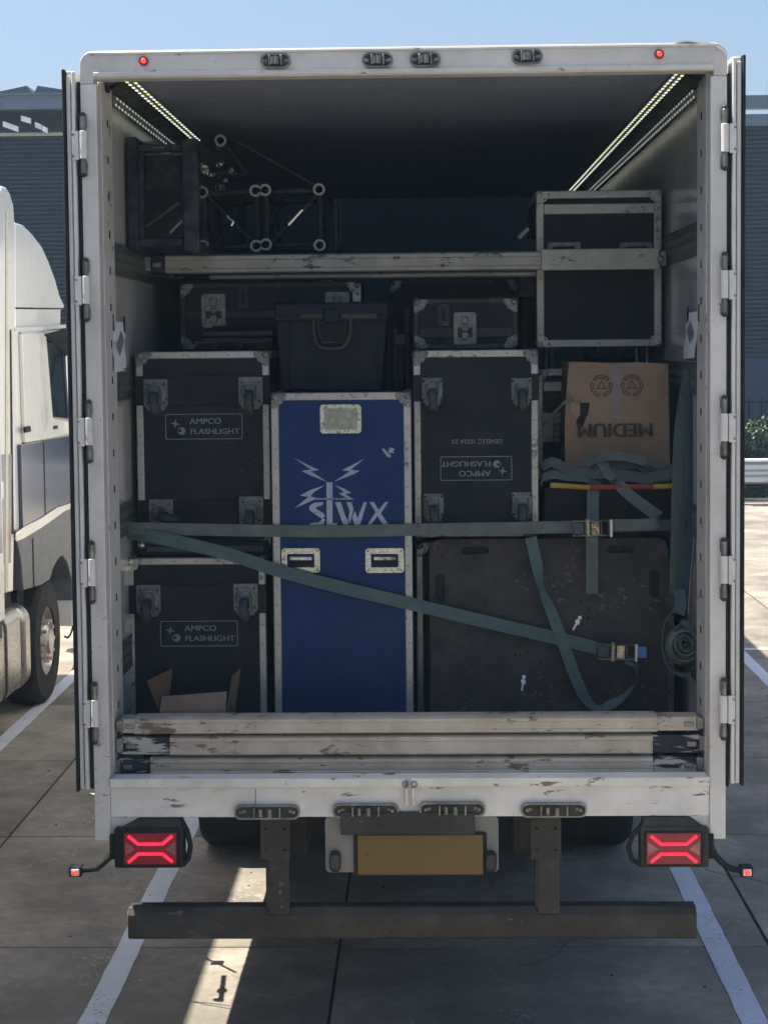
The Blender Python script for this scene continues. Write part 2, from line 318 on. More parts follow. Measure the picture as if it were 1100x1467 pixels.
# ------------------------------------------------------------------ building behind
YB = 33.0
bl = thing('warehouse', (0, YB, 0), 'dark blue warehouse with ribbed cladding and steel roof beams behind the lorries', 'building')
zt = at(1080, 181, YB).z; zm = at(1080, 512, YB).z; X0, X1 = -24, 26
n = 52; h = (zt - zm) / n
prof = [(YB, 0), (YB - .02, .012), (YB - .07, .05), (YB - .07, h - .03), (YB - .02, h - .008), (YB, h)]
cl = MB().prism([(y, z + zm) for y, z in prof], 'X', X0, X1).build('cladding_board', CLAD, bl, smooth=False)
for k in range(1, n):
    o = cl.copy(); COL.objects.link(o); o.parent = bl; o.location.z = cl.location.z + h * k
box('wall', CLADL, bl, X0, X1, YB + .001, YB + .4, -.1, zm - .002)
box('wall', CLADL, bl, X0, X1, YB + .002, YB + .4, zm, zt)
for k in range(18): box('panel_joint', FASC, bl, X0 + 1.5 + k * 2.8, X0 + 1.53 + k * 2.8, YB - .012, YB, 0, zm - .01)
# right: two beams with a gap of sky
a = at(1080, 178, YB).z; b_ = at(1080, 164, YB).z; c_ = at(1080, 155, YB).z; d_ = at(1080, 137, YB).z
xs = at(500, 160, YB).x
box('eaves_beam', FASC, bl, xs, X1, YB - .15, YB + .2, zt + .001, b_)
box('fascia_beam', FASC, bl, xs, X1, YB - .15, YB + .2, c_, d_)
for x in (3, 12, 16, 21): box('beam_strut', FASC, bl, x, x + .2, YB - .05, YB + .1, b_, c_)
# left: fascia with open soffit and white panels for sky gaps, peaked roofs over it
za, zb = at(40, 147, YB).z, at(40, 166, YB).z
box('fascia_beam', FASC, bl, X0, xs, YB - 1.2, YB - 1.0, zb, za)
box('fascia_flange', FASC, bl, X0, xs, YB - 1.26, YB - .94, za, za + .05)
for k in range(9): box('fascia_stiffener', FASC, bl, -20.9 + 2.3 * k, -20.82 + 2.3 * k, YB - 1.25, YB - 1.2, zb, za)
z0s = at(40, 188, YB).z
MB().hexa([(X0, YB - 1, zb - .02), (xs, YB - 1, zb - .02), (xs, YB + .2, z0s), (X0, YB + .2, z0s), (X0, YB - 1, zb), (xs, YB - 1, zb), (xs, YB + .2, z0s + .05), (X0, YB + .2, z0s + .05)]).build('soffit', DSTEEL, bl)
box('eaves_beam', ROOFG, bl, X0, xs, YB - .3, YB - .1, at(40, 176, YB).z, at(40, 170, YB).z)
for (ax, ay, bx, by) in ((30, 168, 44, 172), (50, 177, 59, 181), (4, 176, 26, 184), (60, 182, 68, 186)):
    p, q = at(ax, ay, YB - 1.05), at(bx, by, YB - 1.05)
    MB().hexa([(p.x, p.y, p.z - .07), (q.x, q.y, q.z - .07), (q.x, q.y + .05, q.z - .07), (p.x, p.y + .05, p.z - .07), (p.x, p.y, p.z + .05), (q.x, q.y, q.z + .05), (q.x, q.y + .05, q.z + .05), (p.x, p.y + .05, p.z + .05)]).build('sky_gap_white', WHITE, bl)  # white panel stands in for sky showing through the roof
for pts in ([(-60, 152), (0, 142), (52, 131), (64, 147)], [(67, 131), (140, 142), (190, 147), (60, 147)], [(-70, 141), (-62, 152), (-100, 152), (-150, 150)]):
    pl = [at(x, y, YB + 2) for x, y in pts]; MB().prism([(p.x, p.z) for p in pl], 'Y', YB + 1, YB + 9).build('roof', ROOFG, bl)

# fence, hedge, guard rail
YH = 25.0
fe = thing('metal_fence', (0, YH + 3, 0), 'thin dark blue railing fence between hedge and warehouse', 'fence')
zf = at(1080, 570, YH + 3).z
for (a, c) in ((6.0, 13.0), (-12, -5.5)):
    box('rail', RUB, fe, a, c, YH + 2.98, YH + 3.02, zf - .1, zf - .06)
    x = a
    while x < c: box('bar', RUB, fe, x, x + .035, YH + 2.99, YH + 3.01, 0, zf); x += .24
for side_x, (a, c), lab in ((1, (4.6, 13.5), 'clipped green hedge behind guard rail at right edge of the photo'), (-1, (-12., -5.0), 'clipped green hedge far behind the white cab on the left')):
    hd = thing('hedge', ((a + c) / 2, YH + .9, 0), lab, 'hedge')
    zh = at(1080, 606, YH + .5).z
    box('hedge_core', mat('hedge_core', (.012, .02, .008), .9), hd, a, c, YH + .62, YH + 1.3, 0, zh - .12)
    for nm, m_, cnt, lo in (('leaves', LEAF, 15000, .05), ('young_leaves', LEAFY, 1500, zh - .25)):
        b = MB(); vs = []; fs = []
        for i in range(cnt):
            x = R.uniform(a, c); y = YH + .5 + R.random() ** 1.6 * .35; z = R.uniform(lo, zh + .06 * math.sin(x * 3) + R.random() * .1)
            if z > zh - .1: y = YH + R.uniform(.5, 1.35)
            r = R.uniform(.03, .055); n1 = Vector((R.gauss(0, 1), R.gauss(0, 1), R.gauss(0, 1))).normalized(); u = n1.orthogonal().normalized(); v = n1.cross(u); p = Vector((x, y, z)); k = len(vs)
            vs += [p - u * r, p - v * r * .6, p + u * r, p + v * r * .6]; fs.append((k, k + 1, k + 2, k + 3))
        b.v = vs; b.f = fs; b.build(nm, m_, hd, smooth=False, kind='stuff')
gd = thing('guard_rail', (0, YH, 0), 'galvanised steel guard rail with sunlit top put in as white running in front of the hedge', 'guard rail')
zg0, zg1 = at(1080, 693, YH).z, at(1080, 657, YH).z; H = zg1 - zg0
wp = [(0, 0), (-.07, .10), (-.07, .30), (0, .42), (0, .56), (-.07, .68), (-.07, .88), (0, 1), (.012, 1), (-.055, .88), (-.055, .69), (.012, .57), (.012, .41), (-.055, .29), (-.055, .11), (.012, 0)]
MB().prism([(YH + y, zg0 + H * .86 * z) for y, z in wp], 'X', -16, 16).build('rail_beam', GALV, gd, smooth=False)
box('sunlit_top', WHITE, gd, -16, 16, YH - .09, YH + .05, zg0 + H * .86 + .01, zg1, .01)  # white strip put in for the sunlit top edge
for k in range(17): box('post', GALV, gd, -15.2 + 1.9 * k, -15.08 + 1.9 * k, YH + .02, YH + .14, -.02, zg0 + .25, .004)
kb = box('kerb', CONC, None, -40, 40, 24.4, 24.58, -.02, .035, .01, kind='structure')
box('verge', JOINT, None, -40, 40, 24.59, 32.9, -.019, .04, kind='structure')

# ------------------------------------------------------------------ the box trailer
T = thing('box_trailer', (0, 0, 0), 'white box trailer with open rear doors loaded with flight cases', 'trailer')
L = 13.4; WI, WO = 1.222, 1.275
ZT = at(577, 66, 0).z; ZI = at(577, 106, 0).z; ZS1 = at(577, 1116, 0).z; ZS0 = at(577, 1171, 0).z; ZP = at(140, 1205, 0).z; ZF = ZS1 - .02
for s in (-1, 1):
    MB().box(*sorted((s * WI, s * (WO - .004))), .21, L, ZS0, ZT - .03).build('side_wall', WALLP, T, label='grey interior side wall panel')
    box('outer_skin', SKIN, T, *sorted((s * (WO - .003), s * WO)), .2, L, ZS0 - .02, ZT - .03)
box('roof', CEIL, T, -WI, WI, .0901, L, ZI + .02, ZT - .02)
box('floor', DECK, T, -WI, WI, .09, L, ZS0 + .02, ZF)
box('front_wall', WALLP, T, -WI, WI, L - .05, L, ZF, ZI + .02)
# rear frame: header with rounded corners
hp = [(-WO, ZI - .02)] + [(-WO + .055 - .055 * math.cos(a), ZT - .055 + .055 * math.sin(a)) for a in [math.pi / 2 * i / 6 for i in range(7)]] + [(WO - .055 + .055 * math.sin(a), ZT - .055 + .055 * math.cos(a)) for a in [math.pi / 2 * i / 6 for i in range(7)]] + [(WO, ZI - .02)]
hp2 = hp + [(WI, ZI - .02), (WI, ZI), (-WI, ZI), (-WI, ZI - .02)]
MB().prism(hp2[:-4] + [(WI, ZI - .0201), (WI, ZI), (-WI, ZI), (-WI, ZI - .0201)], 'Y', 0, .09).build('header_frame', FRAME, T, .003)
box('header_lip', FRAME, T, -WI + .002, WI - .002, -.008, .0, ZI + .004, ZI + .024, .003)
box('header_lip', FRAME, T, -WO + .04, WO - .04, -.006, .0, ZT - .016, ZT - .006, .002)
for s in (-1, 1):
    box('rear_post', FRAME, T, *sorted((s * (WI - .012), s * WO)), 0, .09, ZP, ZI - .021, .004)
    box('post_return', FRAME, T, *sorted((s * (WI - .014), s * WI)), .0901, .33, ZS1, ZI, .002)
    b = MB(); z = ZS1 + .1
    while z < ZI - .1: b.box(*sorted((s * (WI - .0155), s * (WI - .013))), .205, .228, z, z + .03); z += .150
    b.build('latch_slot', RUB, T, kind='stuff')
    box('post_seal', RUB, T, *sorted((s * WO + s * .002, s * (WO + .012))), .0, .03, ZS0 + .12, ZT - .12)
    # gusset
    gx = at(140 if s < 0 else 1036, 1205, 0).x; ix = at(198 if s < 0 else 985, 1171, 0).x; ox = at(160 if s < 0 else 1022, 1205, 0).x
    MB().prism([(s * (WI - .0125), ZS0 - .001), (ix, ZS0 - .001), (s * (WI - .03), ZP + .01), (s * (WI - .0125), ZP)], 'Y', .012, .05).build('gusset', FRAME, T)
# sill
box('sill', SILLP, T, -WI + .0125, WI - .0125, .004, .10, ZS0, ZS1, .004)
box('sill_lip', SILLP, T, -WI + .0125, -.012, -.012, .003, ZS1 - .032, ZS1 + .004, .004)
box('sill_lip', SILLP, T, .012, WI - .0125, -.012, .003, ZS1 - .032, ZS1 + .004, .004)
cxs = at(587, 1130, 0).x
for d in (-.013, .013): box('sill_stop', SILLP, T, cxs + d - .006, cxs + d + .006, -.014, .003, ZS0 + .05, ZS1 - .034, .003)
MB().ring((cxs - .018, -.016, ZS1 - .02), (cxs - .018, -.002, ZS1 - .02), .014, .008, 12).build('sill_hook', STEEL, T)
MB().ring((cxs + .018, -.016, ZS1 - .02), (cxs + .018, -.002, ZS1 - .02), .014, .008, 12).build('sill_hook', STEEL, T)
for x in (-.62,): box('sill_seam', DSTEEL, T, x, x + .002, .0025, .004, ZS0 + .01, ZS1 - .04)
# lock-rod keepers: header
def keeper(px, py, wpx, hpx):
    p = at(px, py, 0); w_, h_ = wpx / 360, hpx / 360
    k = plate('keeper', DSTEEL, T, rr(p.x, p.z, w_, h_, h_ * .48), [rr(p.x - w_ * .36, p.z, h_ * .34, h_ * .34, h_ * .16), rr(p.x + w_ * .36, p.z, h_ * .34, h_ * .34, h_ * .16)], -.012, -.001)
    plate('keeper_rim', STEEL, k, rr(p.x, p.z, w_ + .006, h_ + .006, h_ * .5), [rr(p.x, p.z, w_ - .008, h_ - .008, h_ * .42)], -.016, -.001)
    MB().cyl((p.x + w_ * .04, -.03, p.z - h_ * .3), (p.x + w_ * .04, -.03, p.z + h_ * .3), .011, 12).build('keeper_cam', STEEL, k)
    MB().cyl((p.x - w_ * .1, -.026, p.z - h_ * .28), (p.x - w_ * .1, -.026, p.z + h_ * .28), .009, 10).build('keeper_cam', STEEL, k)
    for s in (-1, 1): box('keeper_lug', STEEL, k, p.x + s * w_ * .2 - .004, p.x + s * w_ * .2 + .004, -.032, -.012, p.z - h_ * .38, p.z + h_ * .38, .002)
    for s in (-1, 1): MB().cyl((p.x + s * w_ * .41, -.018, p.z), (p.x + s * w_ * .41, -.011, p.z), .007, 6).build('bolt', STEEL, k)
for px, py in ((395, 87), (541, 86), (609, 85), (755, 81)): keeper(px, py, 41, 19)
for px, py in ((383, 1163), (524, 1161), (648, 1159), (793, 1160)): keeper(px, py, 94, 19)
for px, py in ((206, 87), (944, 77)):
    p = at(px, py, 0); o = MB().cyl((p.x, -.012, p.z), (p.x, -.0005, p.z), .018, 20, .020).build('top_marker_lamp', REDL, T)
    MB().sphere((p.x, -.012, p.z), .011, 12, 6, (1, .5, 1)).build('lamp_lens', MARK, o)
# lump of lifted trim on the roof at right
pts = [at(962, 66, -.005), at(972, 60, -.005), at(988, 58, -.005), at(1003, 61, -.005), at(1020, 62, -.005), at(1036, 72, -.005), at(1039, 78, -.005)]
MB().ribbon([(p.x, .03, p.z) for p in pts], (0, 1, 0), .07, .006).build('lifted_roof_trim', SKIN, T)
# doors folded right back against the sides
ZD1, ZD0 = at(100, 101, 0).z, at(130, 1131, 0).z
for s in (-1, 1):
    zd1 = ZD1 + (.02 if s > 0 else 0); zd0 = ZD0 + (.015 if s > 0 else 0)
    xa, xb = s * 1.296, s * 1.322
    d = box('door', DOORP, T, *sorted((s * 1.292, s * 1.330)), .0, 1.21, zd0, zd1, .004)
    box('edge_profile', DOORP, d, *sorted((s * 1.292, s * 1.306)), -.022, -.0005, zd0 + .004, zd1 - .006, .003)
    box('edge_profile', DOORP, d, *sorted((s * 1.311, s * 1.328)), -.014, -.0005, zd0 + .004, zd1 - .02, .003)
    box('door_seal', RUB, d, *sorted((s * 1.3305, s * 1.343)), -.026, 1.18, zd0 - .005, zd1 + .004, .004)
    ys = (207, 415, 618, 820, 1022) if s < 0 else (197, 407, 612, 816, 1016)
    for py in ys:
        p = at(124 if s < 0 else 1031, py, -.02); x = s * 1.262
        hg = MB().cyl((x, -.022, p.z - .055), (x, -.022, p.z + .055), .0155, 16).build('hinge', DOORP, T, .002)
        for v in (-1, 1):
            MB().cyl((x, -.022, p.z + v * .056), (x, -.022, p.z + v * .112), .0115, 12).build('hinge_barrel', STEEL, hg, .002)
            box('hinge_foot', STEEL, hg, *sorted((x - s * .014, x + s * .016)), -.012, -.0005, *sorted((p.z + v * .07, p.z + v * .122)), .004)
            MB().sphere((x, -.022, p.z + v * .117), .012, 10, 6).build('hinge_cap', DSTEEL, hg)
        box('hinge_leaf', DOORP, hg, *sorted((s * 1.279, s * 1.307)), -.029, -.0225, p.z - .06, p.z + .055, .003)
        for dz in (-.045, .04): MB().cyl((s * 1.302, -.034, p.z + dz), (s * 1.302, -.029, p.z + dz), .005, 8).build('bolt', STEEL, hg)
# logistic tracks along both walls with punched slots
for s, hts in ((-1, ((347, 385), (531, 574), (735, 782), (942, 985))), (1, ((318, 371), (521, 566), (728, 779), (935, 980)))):
    for (pa, pb) in hts:
        px = 154 if s < 0 else 1003; X = s * WI
        z1, z0 = side(px, pa, X).z, side(px, pb, X).z; z0 = z1 - .125; y0, y1 = .345, 2.0
        holes = []
        for zz in (z0 + .042, z0 + .083):
            y = y0 + .03
            while y < y1 - .02: holes.append(rr(y, zz, .011, .026, .004, 2)); y += .0235
        plate('load_track', TRACK, T, [(y0, z0), (y1, z0), (y1, z1), (y0, z1)], holes, X - s * .007, X - s * .010, 'X')
        MB().box(*sorted((X - s * .0025, X - s * .0005)), y0 + .01, y1 - .01, z0 + .02, z1 - .02).build('track_backing', FRAME, T)
        MB().box(*sorted((X - s * .014, X - s * .0005)), y0, 4., z1, z1 + .006).box(*sorted((X - s * .014, X - s * .0005)), y0, 4., z0 - .006, z0).build('track_lip', TRACK, T)
        box('load_track', TRACK, T, *sorted((X - s * .010, X - s * .001)), 2.001, 8, z0, z1)
# LED strips in the ceiling corners
for s, (xc, y1, ) in ((-1, (gr(182, 113, ZI).x, 2.1)), (1, (gr(975, 105, ZI).x, 5.5))):
    bar = box('led_strip', STRIP, T, xc - .022, xc + .022, .10, y1, ZI + .004, ZI + .0195)
    xw = s * (WI - .001); zw = ZI - .03
    bar2 = box('led_strip', STRIP, T, *sorted((xw, xw - s * .012)), .34, y1, zw - .022, zw + .022)
    MB()._add([(xc + s * .03, .12, ZI + .015), (xw - s * .001, .345, ZI - .0), (xw - s * .001, y1, ZI - .0), (xc + s * .03, y1, ZI + .015)], [(0, 1, 2, 3)]).build('corner_profile', DSTEEL, T)
    b, b2, b3 = MB(), MB(), MB(); y = .12; k = 0
    while y < y1 - .02:
        st = .078
        for q in (-.015, .015):
            tgt = b3 if (k % 4 == 0 and R.random() < .8) else b
            tgt.box(xc + q - .0055, xc + q + .0055, y + (q * 1.2), y + .026 + (q * 1.2), ZI + .0005, ZI + .0035)
            if y > .36: b2.box(*sorted((xw - s * .0125, xw - s * .0145)), y + q * 1.2, y + .026 + q * 1.2, zw + q - .0045, zw + q + .0045)
        y += st; k += 1
    b.build('led_dots', LED, bar, smooth=False, kind='stuff'); b3.build('led_dots', LEDY, bar, smooth=False, kind='stuff'); b2.build('led_dots', LED2, bar2, smooth=False, kind='stuff')
    q = at(993 if s > 0 else 150, 116 if s > 0 else 121, .2)
    box('strip_connector', RUB, bar, q.x - .016, q.x + .016, .17, .23, q.z - .03, ZI + .003 - .001, .004)
t_ = thing('added_backdrop', (0, 5.6, ZF), 'dark blue cloth curtain added across the trailer to tint its dark depth', 'backdrop')  # backdrop added deep inside, lifts the dark interior towards navy
MB()._add([v for i in range(61) for v in ((-1.2 + 2.4 * i / 60, 5.6 + .008 * math.sin(i * .7), ZF), (-1.2 + 2.4 * i / 60, 5.6 + .008 * math.sin(i * .7), ZI - .01), (-1.2 + 2.4 * i / 60, 5.61 + .008 * math.sin(i * .7), ZI - .01), (-1.2 + 2.4 * i / 60, 5.61 + .008 * math.sin(i * .7), ZF))], [(4 * i + k, 4 * i + (k + 1) % 4, 4 * i + 4 + (k + 1) % 4, 4 * i + 4 + k) for i in range(60) for k in range(4)]).build('cloth', mat('backdrop_blue', (.20, .38, .70), .95, var=.06), t_)
# chassis, axles, wheels
for x in (-.5, .5): box('chassis_rail', DSTEEL, T, x - .06, x + .06, .35, 9.5, ZS0 - .26, ZS0 - .02)
for k in range(6): box('cross_member', DSTEEL, T, -1.2, 1.2, .75 + k * 1.9, .85 + k * 1.9, ZS0 - .12, ZS0 - .021)
def wheel(x0, x1, y, r, parent, out):
    t = MB().lathe((x0, y, r), (1, 0, 0), [(0, r * .56), (0, r * .93), (.03, r * .985), (.05, r), (x1 - x0 - .05, r), (x1 - x0 - .03, r * .985), (x1 - x0, r * .93), (x1 - x0, r * .56), (0, r * .56)], 44).build('wheel', TYRE, parent)
    ox = x1 if out > 0 else x0
    prof = [(-.10, r * .57), (-.015, r * .57), (-.01, r * .53), (-.06, r * .48), (-.08, r * .34), (-.02, r * .30), (.01, r * .20), (.03, r * .19), (.03, .001)] if parent is not T else [(-.10, r * .57), (-.015, r * .57), (-.01, r * .53), (-.08, r * .4), (-.08, .001)]
    MB().lathe((ox, y, r), (out, 0, 0), prof, 32).build('rim', RIM, t)
    return t
for k in range(3):
    y = 3.17 + 1.31 * k
    wheel(-1.23, -.70, y, .5, T, -1); wheel(.70, 1.23, y, .5, T, 1)
    MB().cyl((-.8, y, .5), (.8, y, .5), .065, 16).build('axle', DSTEEL, T)
    for s in (-1, 1):
        arc = [(y + .62 * math.cos(a), .5 + .6 * math.sin(a)) for a in [math.radians(20 + 140 * i / 12) for i in range(13)]]
# rear bumper and its brackets
x0, x1, z0, z1 = rect(183, 998, 1302, 1347, 0.02)
bz = [(0.02, z0 + .012), (.032, z0), (.11, z0), (.12, z0 + .012), (.12, z1 - .012), (.108, z1), (.045, z1), (.02, z1 - .028)]
MB().prism(bz, 'X', x0, x1).build('underrun_bumper', DSTEEL, T, .003)
for (pa, pb) in ((374, 416), (760, 803)):
    a, b, zz0, zz1 = rect(pa, pb, 1171, 1229, .03); plate('bumper_bracket', DSTEEL, T, [(a, zz0), (b, zz0), (b, ZS0 - .002), (a, ZS0 - .002)], [rr(a + .022, zz1 - .04, .012, .012, .005, 2), rr(b - .022, zz1 - .04, .012, .012, .005, 2), rr(a + .022, zz0 + .04, .012, .012, .005, 2), rr(b - .022, zz0 + .04, .012, .012, .005, 2)], .004, .012)
    box('bracket_backing', RUB, T, a + .01, b - .01, .0125, .02, zz0 + .02, ZS0 - .01)
    box('bumper_leg', DSTEEL, T, a + .018, b - .012, .0205, .10, z1 + .001, ZS0 - .02, .003)
    box('leg_foot', DSTEEL, T, a + .03, b - .006, .012, .0185, z1 - .02, zz0 - .001)
box('bumper_reflector', AMB, T, x0 - .006, x0 - .0005, .05, .10, z0 + .05, z1 - .02, .004)
# number plate carrier
a, b, zz0, zz1 = rect(466, 714, 1171, 1250, .02)
plate('plate_carrier', mat('carrier_grey', (.20, .195, .18), .5, grime=(.14, .135, .12)), T, rr((a + b) / 2, (zz0 + ZS0 - .002) / 2, b - a, ZS0 - .002 - zz0, .02), [], .020, .026)
a, b, z0, z1 = rect(488, 680, 1163, 1195, 0)
lb = box('plate_lamp_housing', DSTEEL, T, a, b, -.02, .012, z0, z1, .006)
a2, b2, z02, z12 = rect(512, 692, 1197, 1254, 0)
npl = box('number_plate', NUMP, T, a2, b2, .002, .007, z02, z12, .002)
plate('plate_surround', RUB, npl, rr((a2 + b2) / 2, (z02 + z12) / 2, b2 - a2 + .03, z12 - z02 + .016, .01), [], .0075, .018)
for px in (526, 678): q = at(px, 1225, 0); MB().sphere((q.x, .001, q.z), .006, 8, 4).build('plate_screw', STEEL, npl)
for px in (480, 703):
    p = at(px, 1235, 0); plate('plate_lamp', RUB, T, rr(p.x, p.z, .045, .082, .018), [], -.006, .019)
    plate('lamp_glass', GLASS, T, rr(p.x, p.z, .034, .06, .014), [], -.010, -.007)
p = at(704, 1252, 0); MB().tube([(p.x - .022, .0, p.z), (p.x - .024, 0, p.z - .028), (p.x - .01, 0, p.z - .048), (p.x + .01, 0, p.z - .048), (p.x + .02, 0, p.z - .028), (p.x + .016, 0, p.z)], .0022, 6).build('wire_hook', RUB, T)
# tail lights
for s in (-1, 1):
    bx = (163, 262, 1188, 1245) if s < 0 else (918, 1016, 1187, 1244)
    a, b, z0, z1 = rect(*bx, -.03)
    ho = MB().box(a, b, -.028, .07, z0, z1).build('tail_light', RUB if s < 0 else DSTEEL, T, .010, label='left tail light glowing red' if s < 0 else 'right tail light glowing red')
    li = (177, 254, 1193, 1240) if s < 0 else (925, 1005, 1193, 1240)
    la, lb_, lz0, lz1 = rect(*li, -.035); box('lens', REDL, ho, la, lb_, -.036, -.0275, lz0, lz1, .005)
    cx, cz = (la + lb_) / 2, (lz0 + lz1) / 2; hw, hh = (lb_ - la) / 2, (lz1 - lz0) / 2
    for v in (1, -1):
        pl = [(-.82, .80), (-.45, .30), (-.20, .30), (.20, .30), (.45, .30), (.82, .80)]
        pts = [Vector((cx + u * hw, -.0385, cz + v * q * hh)) for u, q in pl]
        MB().tube(pts, .0068, 8).build('light_bar', GLOW, ho)
    for u in (-.34, 0, .34): box('lens_rib', REDL, ho, cx + u * hw - .0012, cx + u * hw + .0012, -.0385, -.0362, lz0 + .006, lz1 - .006)
    plate('lens_frame', RUB, ho, rr(cx, cz, hw * 2 + .008, hh * 2 + .008, .008), [rr(cx, cz, hw * 2 - .006, hh * 2 - .006, .006)], -.0385, -.0285)
    for u in (-1, 1):
        MB().prism([(cx + u * hw * .93, cz + hh * .42), (cx + u * hw * .93, cz - hh * .42), (cx + u * hw * .55, cz)], 'Y', -.0378, -.0362).build('indicator_lens', CLEARL, ho)
    b_top = [at(198, 1172, -.0), at(256, 1172, 0)] if s < 0 else [at(922, 1170, 0), at(988, 1170, 0)]
    MB().hexa([(a + .01, -.01, z1 - .01), (b - .005, -.01, z1 - .01), (b - .005, .06, z1 - .01), (a + .01, .06, z1 - .01), (b_top[0].x, .01, ZS0 - .002), (b_top[1].x, .01, ZS0 - .002), (b_top[1].x, .07, ZS0 - .002), (b_top[0].x, .07, ZS0 - .002)]).build('lamp_bracket', DSTEEL, ho, .004)
    pp = [(258, 1172), (268, 1190), (273, 1212), (270, 1230), (262, 1240)] if s < 0 else [(918, 1186), (906, 1196), (900, 1214), (905, 1232), (920, 1240)]
    MB().tube([at(x, y, .02) for x, y in pp], .011, 10).build('cable_loop', RUB, ho)
    ex = a if s < 0 else b
    box('side_mount', RUB, ho, *sorted((ex + s * .0005, ex + s * .022)), -.01, .05, z0 + .03, z1 - .03, .006)
    pp = [(166, 1219), (158, 1228), (148, 1237), (138, 1245), (126, 1246), (116, 1246)] if s < 0 else [(1014, 1213), (1024, 1226), (1034, 1236), (1042, 1243), (1052, 1246), (1062, 1247)]
    arm = MB().tube([at(x, y, 0) for x, y in pp], .013, 10).build('marker_arm', RUB, ho)
    q = at(110 if s < 0 else 1069, 1247.5, 0)
    box('marker_housing', RUB, ho, q.x - .028, q.x + .024, -.025, .03, q.z - .021, q.z + .021, .006)
    lx = -1 if s < 0 else 1
    MB().box(q.x - .018, q.x + .016, -.034, -.0245, q.z - .014, q.z + .014).build('marker_lens', PALEL, ho, .004)
    MB().sphere((q.x - .002, -.036, q.z - .001), .0125, 12, 6, (1, .6, .9)).build('marker_glow', MARK, ho)
# catch, pin and strap hanging off the left side rail (their shadows fall on the sunlit strip)
def lift(px, py, z): g_ = gr(px, py); return (g_.x - SUN_S * z, g_.y - SUN_T * z, z)
b = MB().tube([lift(282, 1362, .93), lift(300, 1376, .93), lift(318, 1384, .93), lift(338, 1394, .93)], .008, 8).box(*(lambda q: (q[0] - .03, q[0] + .02, q[1] - .03, q[1] + .03, q[2] - .012, q[2] + .012))(lift(313, 1380, .93)))
b.build('door_holdback', STEEL, T)
b = MB(); q0, q1 = lift(321, 1398, .93), lift(316, 1436, .93); b.cyl(q0, q1, .012, 10); qm = lift(318, 1420, .93); b.sphere(qm, .028, 10, 6, (.8, 1.4, .8)); b.sphere(lift(313, 1433, .93), .024, 10, 6)
b.tube([lift(272, 1435, .93), lift(300, 1438, .93), lift(330, 1442, .93)], .004, 6).tube([lift(272, 1435, .93), lift(295, 1440, .93), lift(330, 1446, .93)], .004, 6)
b.build('lock_handle', STEEL, T)

# ------------------------------------------------------------------ floor beams and upper beam
def beam(label, px0, px1, py0, py1, Y, th, sleeves, me_=None, mt=None):
    a, b, z0, z1 = rect(px0, px1, py0, py1, Y)
    t = thing('load_beam', ((a + b) / 2, Y + th / 2, z0), label, 'load beam', 'aluminium load beams')
    h_ = z1 - z0
    pf = [(Y, z0 + .006), (Y + .006, z0), (Y + th - .006, z0), (Y + th, z0 + .006), (Y + th, z1 - .006), (Y + th - .006, z1), (Y + .012, z1), (Y, z1 - .008), (Y, z0 + h_ * .72), (Y + .004, z0 + h_ * .68), (Y + .004, z0 + h_ * .26), (Y, z0 + h_ * .22)]
    sl, sr = sleeves
    xa = at(sl, py0, Y).x; xb = at(sr, py0, Y).x
    bo = MB().prism(pf, 'X', xa, xb).build('beam_tube', mt or BEAM, t)
    for (u, v, m_) in ((a, xa, 0), (xb, b, 1)):
        k = MB().prism([(Y + .008, z0 + .004), (Y + th - .008, z0 + .004), (Y + th - .008, z1 - .004), (Y + .008, z1 - .004)], 'X', u + (.02 if m_ == 0 else 0), v - (.02 if m_ else 0)).build('beam_end', me_ or BEAMD, t, .003)
        e = u if m_ == 0 else v
        box('end_latch', STEEL, t, *( (u, u + .03) if m_ == 0 else (v - .03, v)), Y - .004, Y + th * .7, z0 + .012, z1 - .006, .005)
        cx = (u + .06) if m_ == 0 else (v - .06)
        box('latch_slider', STEEL, t, cx - .02, cx + .02, Y + .001, Y + .0075, z0 + h_ * .35, z0 + h_ * .62, .003)
    return t, a, b, z0, z1
beam('lowest of the three scuffed load beams stacked on the sill', 162, 1008, 1085, 1112, .13, .11, (215, 935), BEAMW)
beam('middle load beam of the stack on the sill, dark bare ends', 166, 1012, 1054, 1082, .125, .11, (243, 935))
beam('topmost load beam of the stack on the sill under the cases', 166, 1008, 1028, 1051, .12, .11, (192, 942), BEAM)
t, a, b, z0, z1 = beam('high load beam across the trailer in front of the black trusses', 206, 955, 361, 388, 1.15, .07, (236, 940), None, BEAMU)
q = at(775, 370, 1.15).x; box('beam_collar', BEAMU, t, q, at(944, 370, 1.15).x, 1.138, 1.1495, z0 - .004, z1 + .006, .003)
MB().sphere((b - .03, 1.135, (z0 + z1) / 2), .016, 12, 6, (1, .6, 1)).build('beam_pin', STEEL, t)
t, *_ = beam('thin dull load beam just behind and below the high one', 240, 955, 389, 398, 1.45, .06, (300, 820), mt=ALU)

